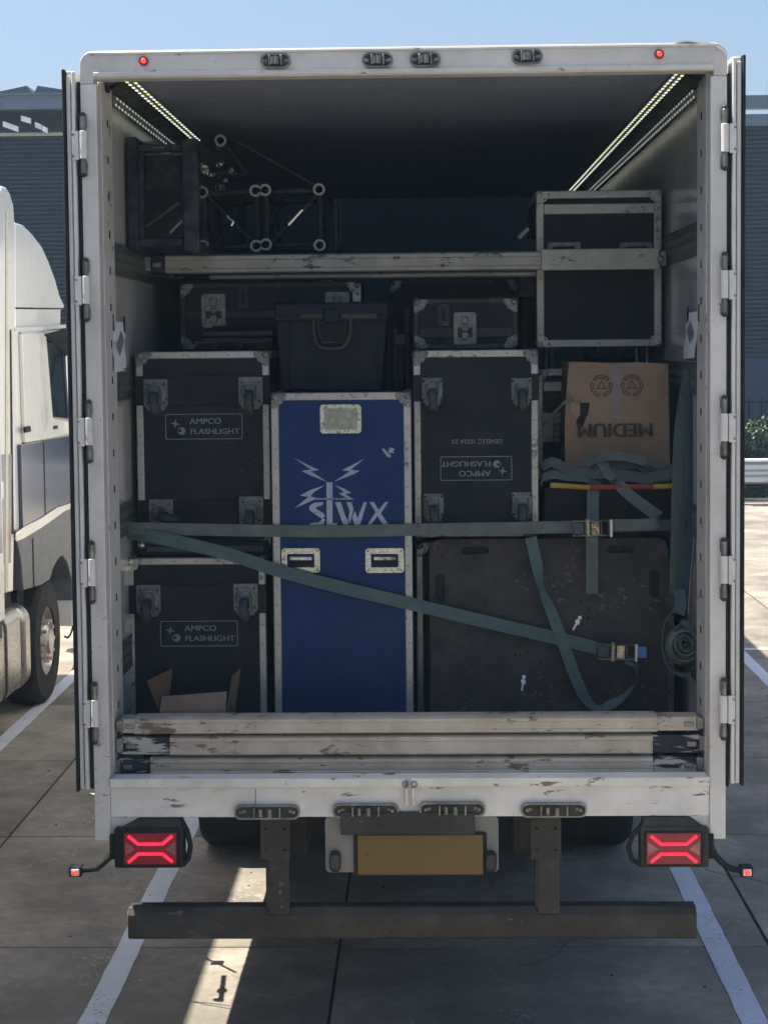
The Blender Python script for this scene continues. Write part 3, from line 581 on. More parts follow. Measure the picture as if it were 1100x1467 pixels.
# ------------------------------------------------------------------ flight cases
def corner(parent, x, z, Y, sx, sz, m_, r=.026):
    hx = [(.004, .012), (.012, .004), (.060, .002), (.068, .010), (.064, .024), (.056, .030), (.050, .046), (.046, .050), (.030, .056), (.024, .064), (.010, .068), (.002, .060)]
    c = MB().prism([(x + sx * u, z + sz * v) for u, v in hx], 'Y', Y - .005, Y + .01).build('corner', m_, parent, .002)
    MB().sphere((x + sx * .017, Y + .008, z + sz * .017), .021, 12, 8, (1, .9, 1)).build('corner_ball', m_, c)
    rv = MB()
    for dx, dz in ((.058, .016), (.016, .058), (.040, .040)): rv.sphere((x + sx * dx, Y - .005, z + sz * dz), .005, 8, 4)
    rv.build('corner_rivets', CHROME, c, kind='stuff')
def case(label, r_, Y, depth, body=BLK, rail=.032, rm=ALU, cm=None, group='flight cases in the trailer', front_rails='lrtb', rivets=True, gap=.0):
    x0, x1, z0, z1 = r_
    t = thing('flight_case', ((x0 + x1) / 2, Y + depth / 2, z0), label, 'flight case', group)
    box('body', body, t, x0 + .004, x1 - .004, Y + .004, Y + depth - .004, z0 + .004, z1 - .004)
    R_ = rail
    if 'l' in front_rails: box('edge_rail', rm, t, x0, x0 + R_, Y, Y + R_, z0, z1, .005)
    if 'r' in front_rails: box('edge_rail', rm, t, x1 - R_, x1, Y, Y + R_, z0, z1, .005)
    if 't' in front_rails: box('edge_rail', rm, t, x0 + R_ + .0005, x1 - R_ - .0005, Y + .001, Y + R_, z1 - R_, z1, .005)
    if 'b' in front_rails: box('edge_rail', rm, t, x0 + R_ + .0005, x1 - R_ - .0005, Y + .001, Y + R_, z0, z0 + R_, .005)
    for (u0, u1) in ((x0, x0 + R_), (x1 - R_, x1)):
        for (w0, w1) in ((z0, z0 + R_), (z1 - R_, z1)): box('edge_rail', rm, t, u0, u1, Y + R_ + .0005, Y + depth, w0, w1, .004)
    if rivets:
        b = MB(); z = z0 + .09
        while z < z1 - .08:
            for x in (x0 + R_ * .55, x1 - R_ * .55): b.sphere((x, Y - .0005, z), .0035, 6, 4)
            z += .085
        x = x0 + .11
        while x < x1 - .1: b.sphere((x, Y + .0005, z1 - R_ * .5), .0035, 6, 4); x += .1
        b.build('rail_rivets', BRONZE, t, kind='stuff')
    cm = cm or BRONZE
    for (x, sx) in ((x0, 1), (x1, -1)):
        for (z, sz) in ((z0, 1), (z1, -1)): corner(t, x, z, Y, sx, sz, cm)
    return t
def caster(t, px, py, Y, turn=0., m_=None, hx=.105, hz=.14):
    p = at(px, py, Y - .006)
    c = plate('caster', m_ or PLATEM, t, [(p.x - hx / 2, p.z + hz * .5), (p.x + hx / 2, p.z + hz * .5), (p.x + hx / 2, p.z - hz * .3), (p.x + hx * .3, p.z - hz * .5), (p.x - hx * .3, p.z - hz * .5), (p.x - hx / 2, p.z - hz * .3)], [rr(p.x + a_ * .038, p.z + b_ * .048, .011, .011, .005, 2) for a_ in (-1, 1) for b_ in (-.75, 1)], Y - .010, Y - .004)
    pc = Vector((p.x, Y - .01, p.z + .008))
    MB().lathe(pc, (0, -1, 0), [(0, .046), (.008, .046), (.012, .040), (.012, .032), (.020, .030), (.022, .012), (.022, .001)], 24).build('swivel_ring', PLATEM, c)
    d = Vector((math.sin(turn), 0, -math.cos(turn))); sd_ = Vector((math.cos(turn), 0, math.sin(turn)))
    wc = pc + Vector((0, -.062, 0)) + d * .045
    b = MB()
    for s in (-1, 1):
        q = sd_ * (.025 * s); e = sd_ * .0025
        A, B_, C_, D_ = pc + q + Vector((0, -.02, 0)) - d * .03, pc + q + Vector((0, -.02, 0)) + d * .035, wc + q + d * .02, wc + q + Vector((0, -.01, 0)) - d * .02
        b.hexa([A - e, B_ - e, C_ - e, D_ - e, A + e, B_ + e, C_ + e, D_ + e])
    b.cyl(wc - sd_ * .032, wc + sd_ * .032, .007, 10); b.build('fork', PLATEM, c)
    MB().lathe(wc - sd_ * .019, sd_, [(0, .012), (0, .040), (.004, .050), (.008, .053), (.030, .053), (.034, .050), (.038, .040), (.038, .012), (0, .012)], 26).build('caster_wheel', CAST, c)
def logo(t, px, py, Y, flip=False, wpx=112, hpx=37):
    p = at(px, py, Y); s = wpx / 329.; h_ = hpx / 329.; g_ = -1 if flip else 1
    fr = plate('name_panel', INK, t, rr(p.x, p.z, s, h_, .008), [rr(p.x, p.z, s - .006, h_ - .006, .006)], Y + .001, Y + .0035)
    text('AMPCO', .036, p.x + g_ * s * .022, p.z + g_ * h_ * .20, Y + .002, INK, fr, flip, .0007, 1.12)
    text('FLASHLIGHT', .034, p.x + g_ * s * .140, p.z - g_ * h_ * .20, Y + .002, INK, fr, flip, .0007, 1.14)
    sx, sz = p.x - g_ * s * .37, p.z + g_ * h_ * .12
    st = []
    for k in range(16):
        a_ = 2 * math.pi * k / 16; rad = (.021 if k % 4 == 0 else (.006 if k % 4 == 2 else .0085)); st.append((sx + rad * math.sin(a_ + .15), sz + rad * math.cos(a_ + .15)))
    plate('star_emblem', INK, fr, st, [], Y + .001, Y + .003)
    cx, cz = p.x - g_ * s * .29, p.z - g_ * h_ * .17
    plate('globe_emblem', INK, fr, [(cx + .0165 * math.cos(i * math.pi / 12), cz + .0165 * math.sin(i * math.pi / 12)) for i in range(24)], [[(cx - g_ * .009 + .010 * math.cos(i * math.pi / 8), cz + g_ * .002 + .0065 * math.sin(i * math.pi / 8)) for i in range(16)]], Y + .001, Y + .003)

# 1: upper left
Y1 = .70
r1 = rect(196, 387, 503, 790, Y1)
c1 = case('tall black flight case, upper of two at left, lettering upright', r1, Y1, .55)
za, zb = at(290, 538, Y1).z, at(290, 580, Y1).z
box('caster_board', BLK2, c1, r1[0] - .003, r1[1] + .003, Y1 - .005, Y1 + .06, zb, za, .002)
za2, zb2 = at(290, 716, Y1).z, at(290, 760, Y1).z
box('caster_board', BLK2, c1, r1[0] - .003, r1[1] + .003, Y1 - .005, Y1 + .06, zb2, za2, .002)
for px, py, tn in ((223, 566, .12), (359, 563, 0), (231, 738, 1.25), (360, 734, 0)): caster(c1, px, py, Y1, tn)
logo(c1, 292, 611, Y1 - .001, False, 112, 37)
# 2: lower left
Y2 = .60
r2 = rect(183, 382, 799, 1090, Y2)
c2 = case('black flight case at lower left on the floor behind open carton', r2, Y2, .6, cm=CHROME)
za, zb = at(290, 838, Y2).z, at(290, 879, Y2).z
box('caster_board', BLK2, c2, r2[0] - .003, r2[1] + .003, Y2 - .005, Y2 + .06, zb, za, .002)
for px, py in ((213, 861), (352, 859)): caster(c2, px, py, Y2)
logo(c2, 285, 908, Y2 - .001, False, 112, 37)
# flat lid between the two left cases
ra = rect(200, 384, 776, 797, .66)
t = thing('case_lid', ((ra[0] + ra[1]) / 2, .85, ra[2]), 'flat black case lid with silver edge between the two left cases', 'case lid')
box('lid_panel', BLK, t, ra[0], ra[1], .665, 1.2, ra[2], ra[3] - .002, .004)
box('lid_edge', WEBD, t, ra[0] + .03, ra[1] - .02, .655, .6645, at(290, 791, .66).z, at(290, 782, .66).z, .004)
MB().sphere((ra[0] + .01, .66, ra[3] - .012), .02, 10, 6).build('lid_corner', CHROME, t)
# 3: blue case
Y3 = .56
r3 = rect(391, 591, 562, 1090, Y3)
c3 = case('tall blue flight case with white antenna and lightning logo, centre', r3, Y3, .58, NAVY, .034, ALU)
def dish(t, px, py, wpx, hpx, Y, m1=CHROME, sc=337.):
    p = at(px, py, Y); w_, h_ = wpx / sc, hpx / sc
    d = plate('recessed_handle', m1, t, rr(p.x, p.z, w_, h_, .014), [rr(p.x, p.z, w_ - .044, h_ - .044, .006)], Y - .004, Y + .003)
    box('handle_pan', BRONZE, d, p.x - w_ / 2 + .018, p.x + w_ / 2 - .018, Y + .0031, Y + .006, p.z - h_ / 2 + .018, p.z + h_ / 2 - .018)
    plate('handle_rim', m1, d, rr(p.x, p.z, w_ - .036, h_ - .036, .008), [rr(p.x, p.z, w_ - .048, h_ - .048, .006)], Y - .0075, Y - .0035)
    box('grip', m1, d, p.x - w_ / 2 + .034, p.x + w_ / 2 - .034, Y - .012, Y - .002, p.z + .0, p.z + .018, .004)
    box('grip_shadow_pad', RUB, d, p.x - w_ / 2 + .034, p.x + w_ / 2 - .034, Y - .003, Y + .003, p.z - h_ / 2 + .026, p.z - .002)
    for u in (-1, 1):
        for v in (-1, 1): MB().sphere((p.x + u * (w_ / 2 - .011), Y - .004, p.z + v * (h_ / 2 - .011)), .0045, 8, 4).build('rivet', BRONZE, d)
    return d
YF = Y3 + .004
dish(c3, 431, 803, 56, 36, YF); dish(c3, 551, 803, 56, 36, YF)
p = at(488, 600, YF); w_, h_ = 60 / 337, 42 / 337
d = plate('label_dish', CHROME, c3, rr(p.x, p.z, w_, h_, .014), [rr(p.x, p.z, w_ - .036, h_ - .034, .006)], YF - .004, YF + .001)
box('card_holder', mat('card_grey', (.26, .27, .22), .5, .3, var=.3, scale=40), d, p.x - w_ / 2 + .017, p.x + w_ / 2 - .017, YF - .0015, YF + .001, p.z - h_ / 2 + .016, p.z + h_ / 2 - .016)
def U(cx, cy): return at(390 + cx / 5.5, 630 + cy / 5.5, YF)        # survey of the stencilled logo
def poly(pts, nm='logo_stroke'):
    q = [U(*z) for z in pts]; plate(nm, INKW, c3, [(v.x, v.z) for v in q], [], YF - .0012, YF + .0006)
poly([(172, 142), (300, 208), (372, 238), (305, 248), (430, 330), (300, 280), (228, 244), (305, 236)], 'lightning_bolt')
poly([(726, 148), (610, 208), (548, 240), (612, 248), (485, 330), (640, 272), (690, 244), (618, 236)], 'lightning_bolt')
poly([(416, 358), (300, 395), (218, 440), (285, 450), (172, 542), (290, 490), (356, 460), (300, 446), (330, 410)], 'lightning_bolt')
poly([(490, 358), (560, 382), (622, 418), (575, 428), (650, 476), (575, 452), (525, 424), (570, 412)], 'lightning_bolt')
poly([(426, 334), (474, 334), (474, 655), (512, 657), (512, 672), (430, 672)], 'mast')
poly([(340, 462), (626, 462), (626, 470), (340, 470)])
poly([(400, 490), (400, 515), (345, 530), (345, 545), (405, 580), (416, 600), (395, 625), (330, 582), (290, 550), (295, 520), (330, 495)])
poly([(416, 622), (405, 668), (290, 672), (305, 655), (370, 650), (390, 625)])
poly([(495, 492), (540, 492), (575, 600), (600, 640), (600, 668), (560, 668), (530, 590)])
poly([(585, 492), (622, 492), (640, 545), (612, 660), (600, 620), (610, 560)])
poly([(650, 560), (672, 620), (720, 492), (745, 492), (692, 668), (650, 672), (628, 610)])
poly([(765, 490), (800, 490), (838, 552), (890, 490), (915, 490), (855, 580), (915, 668), (870, 668), (828, 600), (780, 668), (750, 668), (815, 570)])
poly([(862, 72), (876, 66), (938, 128), (926, 140), (905, 134)], 'torn_sticker')
poly([(915, 78), (928, 58), (945, 66), (966, 72), (952, 88), (958, 108), (940, 100), (922, 108)], 'torn_sticker')
# 4: centre right, upside down
Y4 = .68
r4 = rect(594, 772, 501, 1090, Y4)
r4 = (r4[0], r4[1], at(683, 770, Y4).z, r4[3])
c4 = case('black flight case right of the blue one, its lettering upside down', r4, Y4, .55, cm=PLATEM)
za, zb = at(683, 536, Y4).z, at(683, 574, Y4).z
for (u, v) in ((r4[0] - .003, r4[0] + .038), (r4[1] - .038, r4[1] + .003)): box('rail_notch', RUB, c4, u, v, Y4 - .004, Y4 + .05, zb, za, .002)
for px, py in ((619, 561), (747, 561), (621, 727), (748, 725)): caster(c4, px, py, Y4, R.uniform(-.1, .1), None, .088, .12)
logo(c4, 682, 671, Y4 - .001, True, 103, 35)
q = at(683, 632, Y4 + .003); text('GENELEC 1032A 2X', .028, q.x, q.z, Y4 + .002, INK, c4, True, .0002, .93)
# case below it, mostly behind the ply boards
r4b = rect(597, 772, 776, 1090, .80)
case('plain black case low behind the blue case and the dark boards', r4b, .80, .5, rivets=False)
# 6: small case above
def latch(t, px, py, wpx, hpx, Y, m_=BRONZE, sc=315.):
    p = at(px, py, Y); w_, h_ = wpx / sc, hpx / sc
    l = plate('latch', m_, t, rr(p.x, p.z, w_, h_, .012), [rr(p.x, p.z, w_ - .034, h_ - .034, .006)], Y - .006, Y + .002)
    box('latch_pan', m_, l, p.x - w_ / 2 + .016, p.x + w_ / 2 - .016, Y + .0021, Y + .004, p.z - h_ / 2 + .016, p.z + h_ / 2 - .016)
    MB().cyl((p.x, Y - .014, p.z), (p.x, Y + .002, p.z), .016, 14).box(p.x - .02, p.x + .02, Y - .018, Y - .009, p.z - .006, p.z + .006).box(p.x - .016, p.x + .016, Y - .012, Y + .002, p.z - h_ * .36, p.z - h_ * .12).box(p.x - .016, p.x + .016, Y - .012, Y + .002, p.z + h_ * .14, p.z + h_ * .36).build('butterfly', m_, l, .003)
Y6 = 1.0
r6 = rect(592, 742, 427, 500, Y6)
c6 = case('small low black case with one latch on top of the upside-down case', r6, Y6, .4, rail=.024, rm=DSTEEL, rivets=False)
z0, z1 = at(660, 483, Y6).z, at(660, 469, Y6).z
box('tongue_rail', DSTEEL, c6, r6[0] + .026, r6[1] - .026, Y6 - .002, Y6 + .004, z0, z1, .003)
latch(c6, 666, 470, 32, 46, Y6)
a, b, z0, z1 = rect(627, 643, 436, 466, Y6); plate('label_slot', DSTEEL, c6, [(a, z0), (b, z0), (b, z1), (a, z1)], [[(a + .016, z0 + .02), (b - .016, z0 + .02), (b - .016, z1 - .02), (a + .016, z1 - .02)]], Y6 - .002, Y6 + .003)
# 7: wide case behind left
Y7 = 1.30
r7 = rect(258, 517, 404, 500, Y7)
c7 = case('wide black case under the high beam, behind the black tool box', r7, Y7, .5, rail=.026, rm=DSTEEL, rivets=False)
a, b, z0, z1 = rect(322, 395, 445, 455, Y7); box('tongue_rail', DSTEEL, c7, r7[0] + .03, r7[1] - .03, Y7 - .002, Y7 + .004, z0, z1, .003)
latch(c7, 306, 445, 34, 48, Y7, BRONZE, 303.)
a, b, z0, z1 = rect(341, 355, 410, 441, Y7); plate('label_slot', DSTEEL, c7, [(a, z0), (b, z0), (b, z1), (a, z1)], [[(a + .014, z0 + .02), (b - .014, z0 + .02), (b - .014, z1 - .02), (a + .014, z1 - .02)]], Y7 - .002, Y7 + .003)
latch(c7, 483, 430, 34, 24, Y7, BRONZE, 303.)
a, b, z0, z1 = rect(505, 517, 408, 432, Y7 - .005); box('rail_patch', ALU, c7, a, b, Y7 - .004, Y7 - .0005, z0, z1, .003)
# tilted lid on top of the upper left case
t = thing('tray', (at(335, 495, 1.0).x, 1.0, at(335, 498, 1.0).z), 'shallow black tray with pale edge bars above upper left case', 'tray')
a, b, z0, z1 = rect(288, 392, 472, 498, 1.05)
MB().hexa([(a + .03, 1.0, z0 + .004), (b, 1.0, z0 + .004), (b, 1.25, z1), (a + .06, 1.25, z1), (a + .0, 1.0, z0 + .03), (b, 1.0, z0 + .03), (b, 1.25, z1 + .02), (a + .03, 1.25, z1 + .02)]).build('tray_top', BLK2, t)
for py in (474, 484): a, b, z0, z1 = rect(291, 391, py, py + 7, 1.0); box('edge_bar', DSTEEL, t, a, b, .99, .998, z0, z1, .003)
for pa in (280, 345): a, b, z0, z1 = rect(pa, pa + 30, 490, 496, .95); MB().tube([(a, .95, z0), (a, .95, z1), (b, .95, z1), (b, .95, z0)], .005, 6).build('wire_handle', BRONZE, t)
# 5: black tool box
Y5 = .80
a, b, z0, z1 = rect(393, 557, 433, 566, Y5); z0 = r3[3] + .003
t = thing('tool_box', ((a + b) / 2, Y5 + .2, z0), 'black plastic tool box with steel front handle on top of the blue case', 'tool box')
zl = at(475, 458, Y5).z
MB().hexa([(a + .03, Y5 + .01, z0), (b - .035, Y5 + .01, z0), (b - .02, Y5 + .33, z0), (a + .015, Y5 + .33, z0), (a + .008, Y5 + .004, zl), (b - .008, Y5 + .004, zl), (b - .008, Y5 + .35, zl), (a + .008, Y5 + .35, zl)]).build('bin', PLAST, t, .006)
box('lid', PLAST, t, a, b, Y5 - .006, Y5 + .36, zl + .004, z1, .010)
box('lid_lip', BLK2, t, a + .004, b - .004, Y5 - .014, Y5 - .0065, zl - .004, zl + .022, .004)
for (u, v) in ((430, 462), (489, 540)): q, q2, w0, w1 = rect(u, v, 449, 456, Y5 - .02); box('lip_bar', DSTEEL, t, q, q2, Y5 - .02, Y5 - .0145, w0, w1, .002)
q, q2, w0, w1 = rect(464, 486, 442, 462, Y5 - .03); box('hasp', PLAST, t, q, q2, Y5 - .032, Y5 - .0205, w0, w1, .004)
for (u0, u1, v1) in ((448, 501, 499),):
    MB().tube([at(449, 456, Y5 - .02), at(449, 475, Y5 - .03), at(452, 490, Y5 - .04), at(458, 498, Y5 - .04), at(475, 500, Y5 - .04), at(491, 498, Y5 - .04), at(498, 490, Y5 - .04), at(502, 475, Y5 - .03), at(502, 456, Y5 - .02)], .010, 10).build('handle', DSTEEL, t)
MB().tube([at(456, 456, Y5 - .015), at(457, 480, Y5 - .02), at(462, 490, Y5 - .02), at(488, 490, Y5 - .02), at(494, 480, Y5 - .02), at(495, 456, Y5 - .015)], .004, 6).build('inner_handle_wire', DSTEEL, t)
for px in (415, 540): q = at(px, 500, Y5); box('rib', PLAST, t, q.x - .006, q.x + .006, Y5 - .006, Y5 + .012, z0 + .02, zl - .01, .003)
# things peeping out between tool box and case
t = thing('black_stand', (at(572, 520, 1.1).x, 1.1, r3[3]), 'black stand ends standing between tool box and upside-down case', 'stand')
for (u, v0, v1, m_) in ((566, 470, 560, DSTEEL), (573, 482, 560, TRUSS), (583, 440, 560, TRUSS)):
    p, q = at(u, v0, 1.1), at(u, v1, 1.1); MB().cyl((p.x, 1.1, q.z - .3), (p.x, 1.1, p.z), .015, 12).build('tube', m_, t)
p = at(574, 488, 1.05); box('stand_clamp', DSTEEL, t, p.x - .03, p.x + .02, 1.03, 1.08, p.z - .02, p.z + .03, .006)
# 8: big upper right case
Y8 = 1.36
r8 = rect(768, 948, 272, 497, Y8)
c8 = case('big black case at upper right behind the high beam', r8, Y8, .75, rail=.038, cm=ALU)
z0, z1 = at(860, 306, Y8).z, at(860, 291, Y8).z
box('lid_rail', ALU, c8, r8[0] + .036, r8[1] - .036, Y8 - .003, Y8 + .01, z0, z1, .004)
for px in (808, 911):
    p = at(px, 362, Y8); plate('recessed_handle', BRONZE, c8, rr(p.x, p.z, .155, .10, .012), [rr(p.x, p.z + .004, .105, .055, .006)], Y8 - .003, Y8 + .003)
    b = MB()
    for k in range(6): b.sphere((p.x - .06 + .024 * k, Y8 - .004, p.z + .042), .004, 6, 4)
    b.build('handle_rivets', CHROME, c8, kind='stuff')
# feet/dark case under it, with rails and latch left of the carton
Y10 = 1.30
r10 = rect(768, 962, 527, 1000, Y10)
c10 = case('black flight case hidden behind the brown carton at right', r10, Y10, .7, rail=.036, rivets=True)
z0, z1 = at(860, 560, Y10).z, at(860, 546, Y10).z
box('lid_rail', ALU, c10, r10[0] + .036, r10[1] - .036, Y10 - .003, Y10 + .01, z0, z1, .004)
latch(c10, 797, 612, 42, 42, Y10, BRONZE, 303.)
for px in (782, 790, 912, 927): p = at(px, 500, Y8 + .1); MB().cyl((p.x, Y8 + .1, r10[3]), (p.x, Y8 + .1, r8[2] + .004), .008, 8).build('leg', STEEL, c8)
p = at(758, 320, 1.5); t = thing('angled_bracket', (p.x, 1.5, at(750, 380, 1.5).z), 'small bracket with bright edge left of the big upper right case', 'bracket')
a, b, z0, z1 = rect(743, 766, 342, 395, 1.52); box('post', TRUSS, t, a, b, 1.52, 1.6, z0 - .1, z1)
q0, q1 = at(743, 341, 1.5), at(757, 327, 1.5); MB().ribbon([q0, q1], (0, .3, 1), .02, .004, 2).build('bright_edge', MIRR, t)
# dark cases further in
for (u0, u1, v0, v1, Y, lab) in ((560, 745, 400, 900, 2.1, 'dark case deep inside, in the gap right of the tool box'), (205, 480, 400, 900, 2.3, 'dark case deep inside, behind the left stack'), (748, 766, 400, 520, 1.75, 'narrow black case with steel edge beside big upper right case')):
    case(lab, rect(u0, u1, v0, v1, Y), Y, .8, rail=.012 if u1 - u0 < 50 else .022, rm=DSTEEL, rivets=False)

# ------------------------------------------------------------------ dark ply boards
YBd = .60
def ply(label, px0, px1, py0, py1, Y, slots, spots, back=0.0):
    a, b, z0, z1 = rect(px0, px1, py0, py1, Y)
    t = thing('ply_board', ((a + b) / 2, Y, z0), label, 'board')
    hs_ = []
    for (sx, sy, sw, sh) in slots:
        p = at(sx, sy, Y); w_, h_ = sw / 331, sh / 331; hs_.append(rr(p.x, p.z, w_, h_, min(w_, h_) * .48))
    for (sx, sy) in spots: p = at(sx, sy, Y); hs_.append(rr(p.x, p.z, .010, .010, .0045, 2))
    plate('board', PLY, t, rr((a + b) / 2, (z0 + z1) / 2, b - a, z1 - z0, .05), hs_, Y, Y + .018)
    box('backing', RUB, t, a + .02, b - .02, Y + .019, Y + .45, z0 + .02, z1 - .02)
    return t
spots = [(633, 795), (696, 864), (718, 882), (699, 925), (697, 951), (698, 980), (738, 938), (745, 939), (756, 936), (628, 979), (658, 980), (831, 862), (843, 872), (842, 886), (851, 840), (720, 1003), (744, 972), (848, 1002), (775, 950)]
pb = ply('large dark plywood board with handle slots standing behind the straps', 616, 957, 772, 1075, YBd, [(680, 789, 40, 11), (888, 787, 40, 11), (630, 842, 14, 40), (937, 836, 14, 40)], spots)
for (px, py, an) in ((826, 893, .5), (749, 979, .15)):
    p = at(px, py, YBd - .003); k = MB(); d = Vector((math.sin(an), 0, math.cos(an))); s_ = Vector((d.z, 0, -d.x))
    k.cyl(p - d * .034, p + d * .006, .0045, 8); k.sphere(p + d * .008, .011, 10, 6, (1, .5, 1)); k.box(p.x + d.x * .028 - .007, p.x + d.x * .028 + .007, p.y - .006, p.y + .004, p.z + d.z * .028 - .007, p.z + d.z * .028 + .007)
    k.cyl(p + s_ * .012, p - s_ * .004, .004, 8)
    k.build('wing_bolt', PAPER, pb, .001)

# ------------------------------------------------------------------ black tub with yellow and red rim
Yt = .72
a, b, z0, z1 = rect(779, 966, 696, 800, Yt)
t = thing('black_tub', ((a + b) / 2, Yt + .25, z0), 'black soft tub with yellow and red rim below the carton', 'tub')
MB().hexa([(a + .01, Yt + .01, z0 - .0), (b - .01, Yt + .01, z0), (b - .01, Yt + .5, z0), (a + .01, Yt + .5, z0), (a, Yt + .004, z1 - .004), (b, Yt + .004, z1 - .004), (b, Yt + .5, z1 - .004), (a, Yt + .5, z1 - .004)]).build('shell', BLK2, t, .01)
def rim(p0, p1, m_, bow=0.):
    n = 6; pts = [at(p0[0] + (p1[0] - p0[0]) * i / n, p0[1] + (p1[1] - p0[1]) * i / n, Yt - .05) for i in range(n + 1)]
    MB().tube(pts, .0125, 8).build('rim_binding', m_, t)
rim((788, 695), (845, 698), YEL); rim((845.5, 698), (935, 697), REDB); rim((935.5, 697), (967, 696), YEL)
# lower black body under it
case('black trunk standing under the tub behind the dark boards', rect(779, 966, 772, 1090, .82), .82, .4, rivets=False)

# ------------------------------------------------------------------ carton MEDIUM
Yc = .86
P = [at(815, 519, Yc), at(957, 520, Yc), at(960, 690, Yc), at(811, 690, Yc)]
t = thing('carton', ((P[0].x + P[1].x) / 2, Yc + .2, P[2].z), 'brown cardboard carton upside down with printed size word, upper right', 'carton')
nx, nz = 14, 14; vs = []; fs = []
def CF(u, v, Y=0.):
    top = P[0].lerp(P[1], u); bot = P[3].lerp(P[2], u); q = top.lerp(bot, v)
    bulge = .014 * math.sin(math.pi * u) * math.sin(math.pi * min(1, v * 1.1)) + .004 * math.sin(9 * u + 5 * v)
    return Vector((q.x - .012 * (1 - u) ** 3 * math.sin(math.pi * v), Yc - bulge + Y, q.z + .003 * math.sin(u * 11) * (1 - v)))
for j in range(nz + 1):
    for i in range(nx + 1): vs.append(CF(i / nx, j / nz))
for j in range(nz):
    for i in range(nx): k = j * (nx + 1) + i; fs.append((k, k + 1, k + nx + 2, k + nx + 1))
m0 = len(vs)
for (i, j) in ((0, 0), (nx, 0), (nx, nz), (0, nz)): v = vs[j * (nx + 1) + i]; vs.append(Vector((v.x, Yc + .4, v.z)))
fs += [tuple(range(0, nx + 1)) + (m0 + 1, m0), tuple((nz * (nx + 1)) + i for i in range(nx, -1, -1)) + (m0 + 3, m0 + 2),
       tuple(j * (nx + 1) for j in range(nz, -1, -1)) + (m0, m0 + 3), tuple(j * (nx + 1) + nx for j in range(nz + 1)) + (m0 + 2, m0 + 1)]
MB()._add(vs, fs).build('carton_body', KRAFT, t)
def onbox(pts, m_, nm, off=-.003):
    vs = [CF(u, v, off) for u, v in pts]; MB()._add(vs + [v + Vector((0, .001, 0)) for v in vs], [tuple(range(len(vs)))] + [tuple(range(2 * len(vs) - 1, len(vs) - 1, -1))]).build(nm, m_, t)
def cu(px): return (px - 815) / 142.
def cv(py): return (py - 519) / 171.
def grid_patch(u0, u1, v0, v1, m_, nm, off, jag=0.):
    n = 8; vs = []
    for j in range(n + 1):
        for i in range(3):
            u = u0 + (u1 - u0) * i / 2 + (jag * R.uniform(-1, 1) if i != 1 else 0); vs.append(CF(u, v0 + (v1 - v0) * j / n, off))
    MB()._add(vs, [(j * 3 + i, j * 3 + i + 1, j * 3 + i + 4, j * 3 + i + 3) for j in range(n) for i in range(2)]).build(nm, m_, t)
grid_patch(.43, .54, .0, .33, TAPE, 'tape', -.002); grid_patch(.43, .53, .33, .48, TAPE, 'tape', -.0022, .03)
grid_patch(.0, 1., .0, .075, TAPE, 'tape', -.0012)
onbox([(cu(834), cv(577)), (cu(847), cv(577)), (cu(845), cv(592)), (cu(838), cv(612)), (cu(832), cv(614)), (cu(829), cv(604)), (cu(835), cv(594))], RUB, 'torn_hole')
onbox([(cu(822), cv(576)), (cu(833), cv(577)), (cu(834), cv(592)), (cu(829), cv(600)), (cu(822), cv(588))], TAPE, 'torn_flap', -.006)
for px in (862, 904.5):
    c = (cu(px), cv(552)); q = CF(c[0], c[1], -.004)
    b = MB()
    for k in range(3):
        a0 = math.radians(90 + 120 * k)
        for off_r, rr_ in ((.047, .0018), (.036, .0016)):
            pts = [(q.x + off_r * math.cos(a0 + math.radians(d_)), q.y, q.z + off_r * math.sin(a0 + math.radians(d_))) for d_ in range(-50, 51, 10)]; b.tube(pts, rr_, 5)
        for d_ in (-50, 50): b.tube([(q.x + .036 * math.cos(a0 + math.radians(d_)), q.y, q.z + .036 * math.sin(a0 + math.radians(d_))), (q.x + .047 * math.cos(a0 + math.radians(d_)), q.y, q.z + .047 * math.sin(a0 + math.radians(d_)))], .0012, 5)
        b.tube([(q.x + .026 * math.cos(a0), q.y, q.z + .026 * math.sin(a0)), (q.x + .010 * math.cos(a0 + 1), q.y, q.z + .010 * math.sin(a0 + 1)), (q.x + .024 * math.cos(a0 + 2.09), q.y, q.z + .024 * math.sin(a0 + 2.09))], .0014, 5)
    b.build('recycling_mark', INKB, t)
q = CF(cu(889), cv(614), -.004)
cuv = text('MEDIUM', .086, at(881, 614, q.y).x, q.z, q.y - .002, INKB, t, True, .0025, 1.05)
# open carton at lower left
Yo = .38
t = thing('open_carton', (at(280, 1010, Yo).x, Yo + .1, ZF), 'open brown carton with flaps up, behind the beams at lower left', 'carton')
a, b, z0, z1 = rect(229, 324, 1019, 1090, Yo)
def quad(name, pts, m_, y_off=.003):
    MB()._add([Vector(p) for p in pts] + [Vector(p) + Vector((.0, y_off, 0)) for p in pts], [(0, 1, 2, 3), (7, 6, 5, 4), (0, 4, 5, 1), (1, 5, 6, 2), (2, 6, 7, 3), (3, 7, 4, 0)]).build(name, m_, t)
quad('front_side', [at(229, 1019, Yo), at(324, 1015, Yo), at(324, 1060, Yo), at(229, 1060, Yo)], KRAFT)
quad('front_flap', [at(232, 998, Yo + .03), at(325, 991, Yo + .03), at(323, 1015, Yo), at(229, 1019, Yo)], KRAFT)
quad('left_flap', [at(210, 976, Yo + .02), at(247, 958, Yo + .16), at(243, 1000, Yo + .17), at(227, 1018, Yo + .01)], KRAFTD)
quad('right_flap', [at(332, 970, Yo + .02), at(345, 956, Yo + .16), at(337, 1018, Yo + .17), at(324, 1018, Yo + .01)], KRAFT)
quad('left_side', [at(227, 1019, Yo), at(243, 1002, Yo + .17), at(243, 1060, Yo + .17), at(227, 1060, Yo)], KRAFTD)
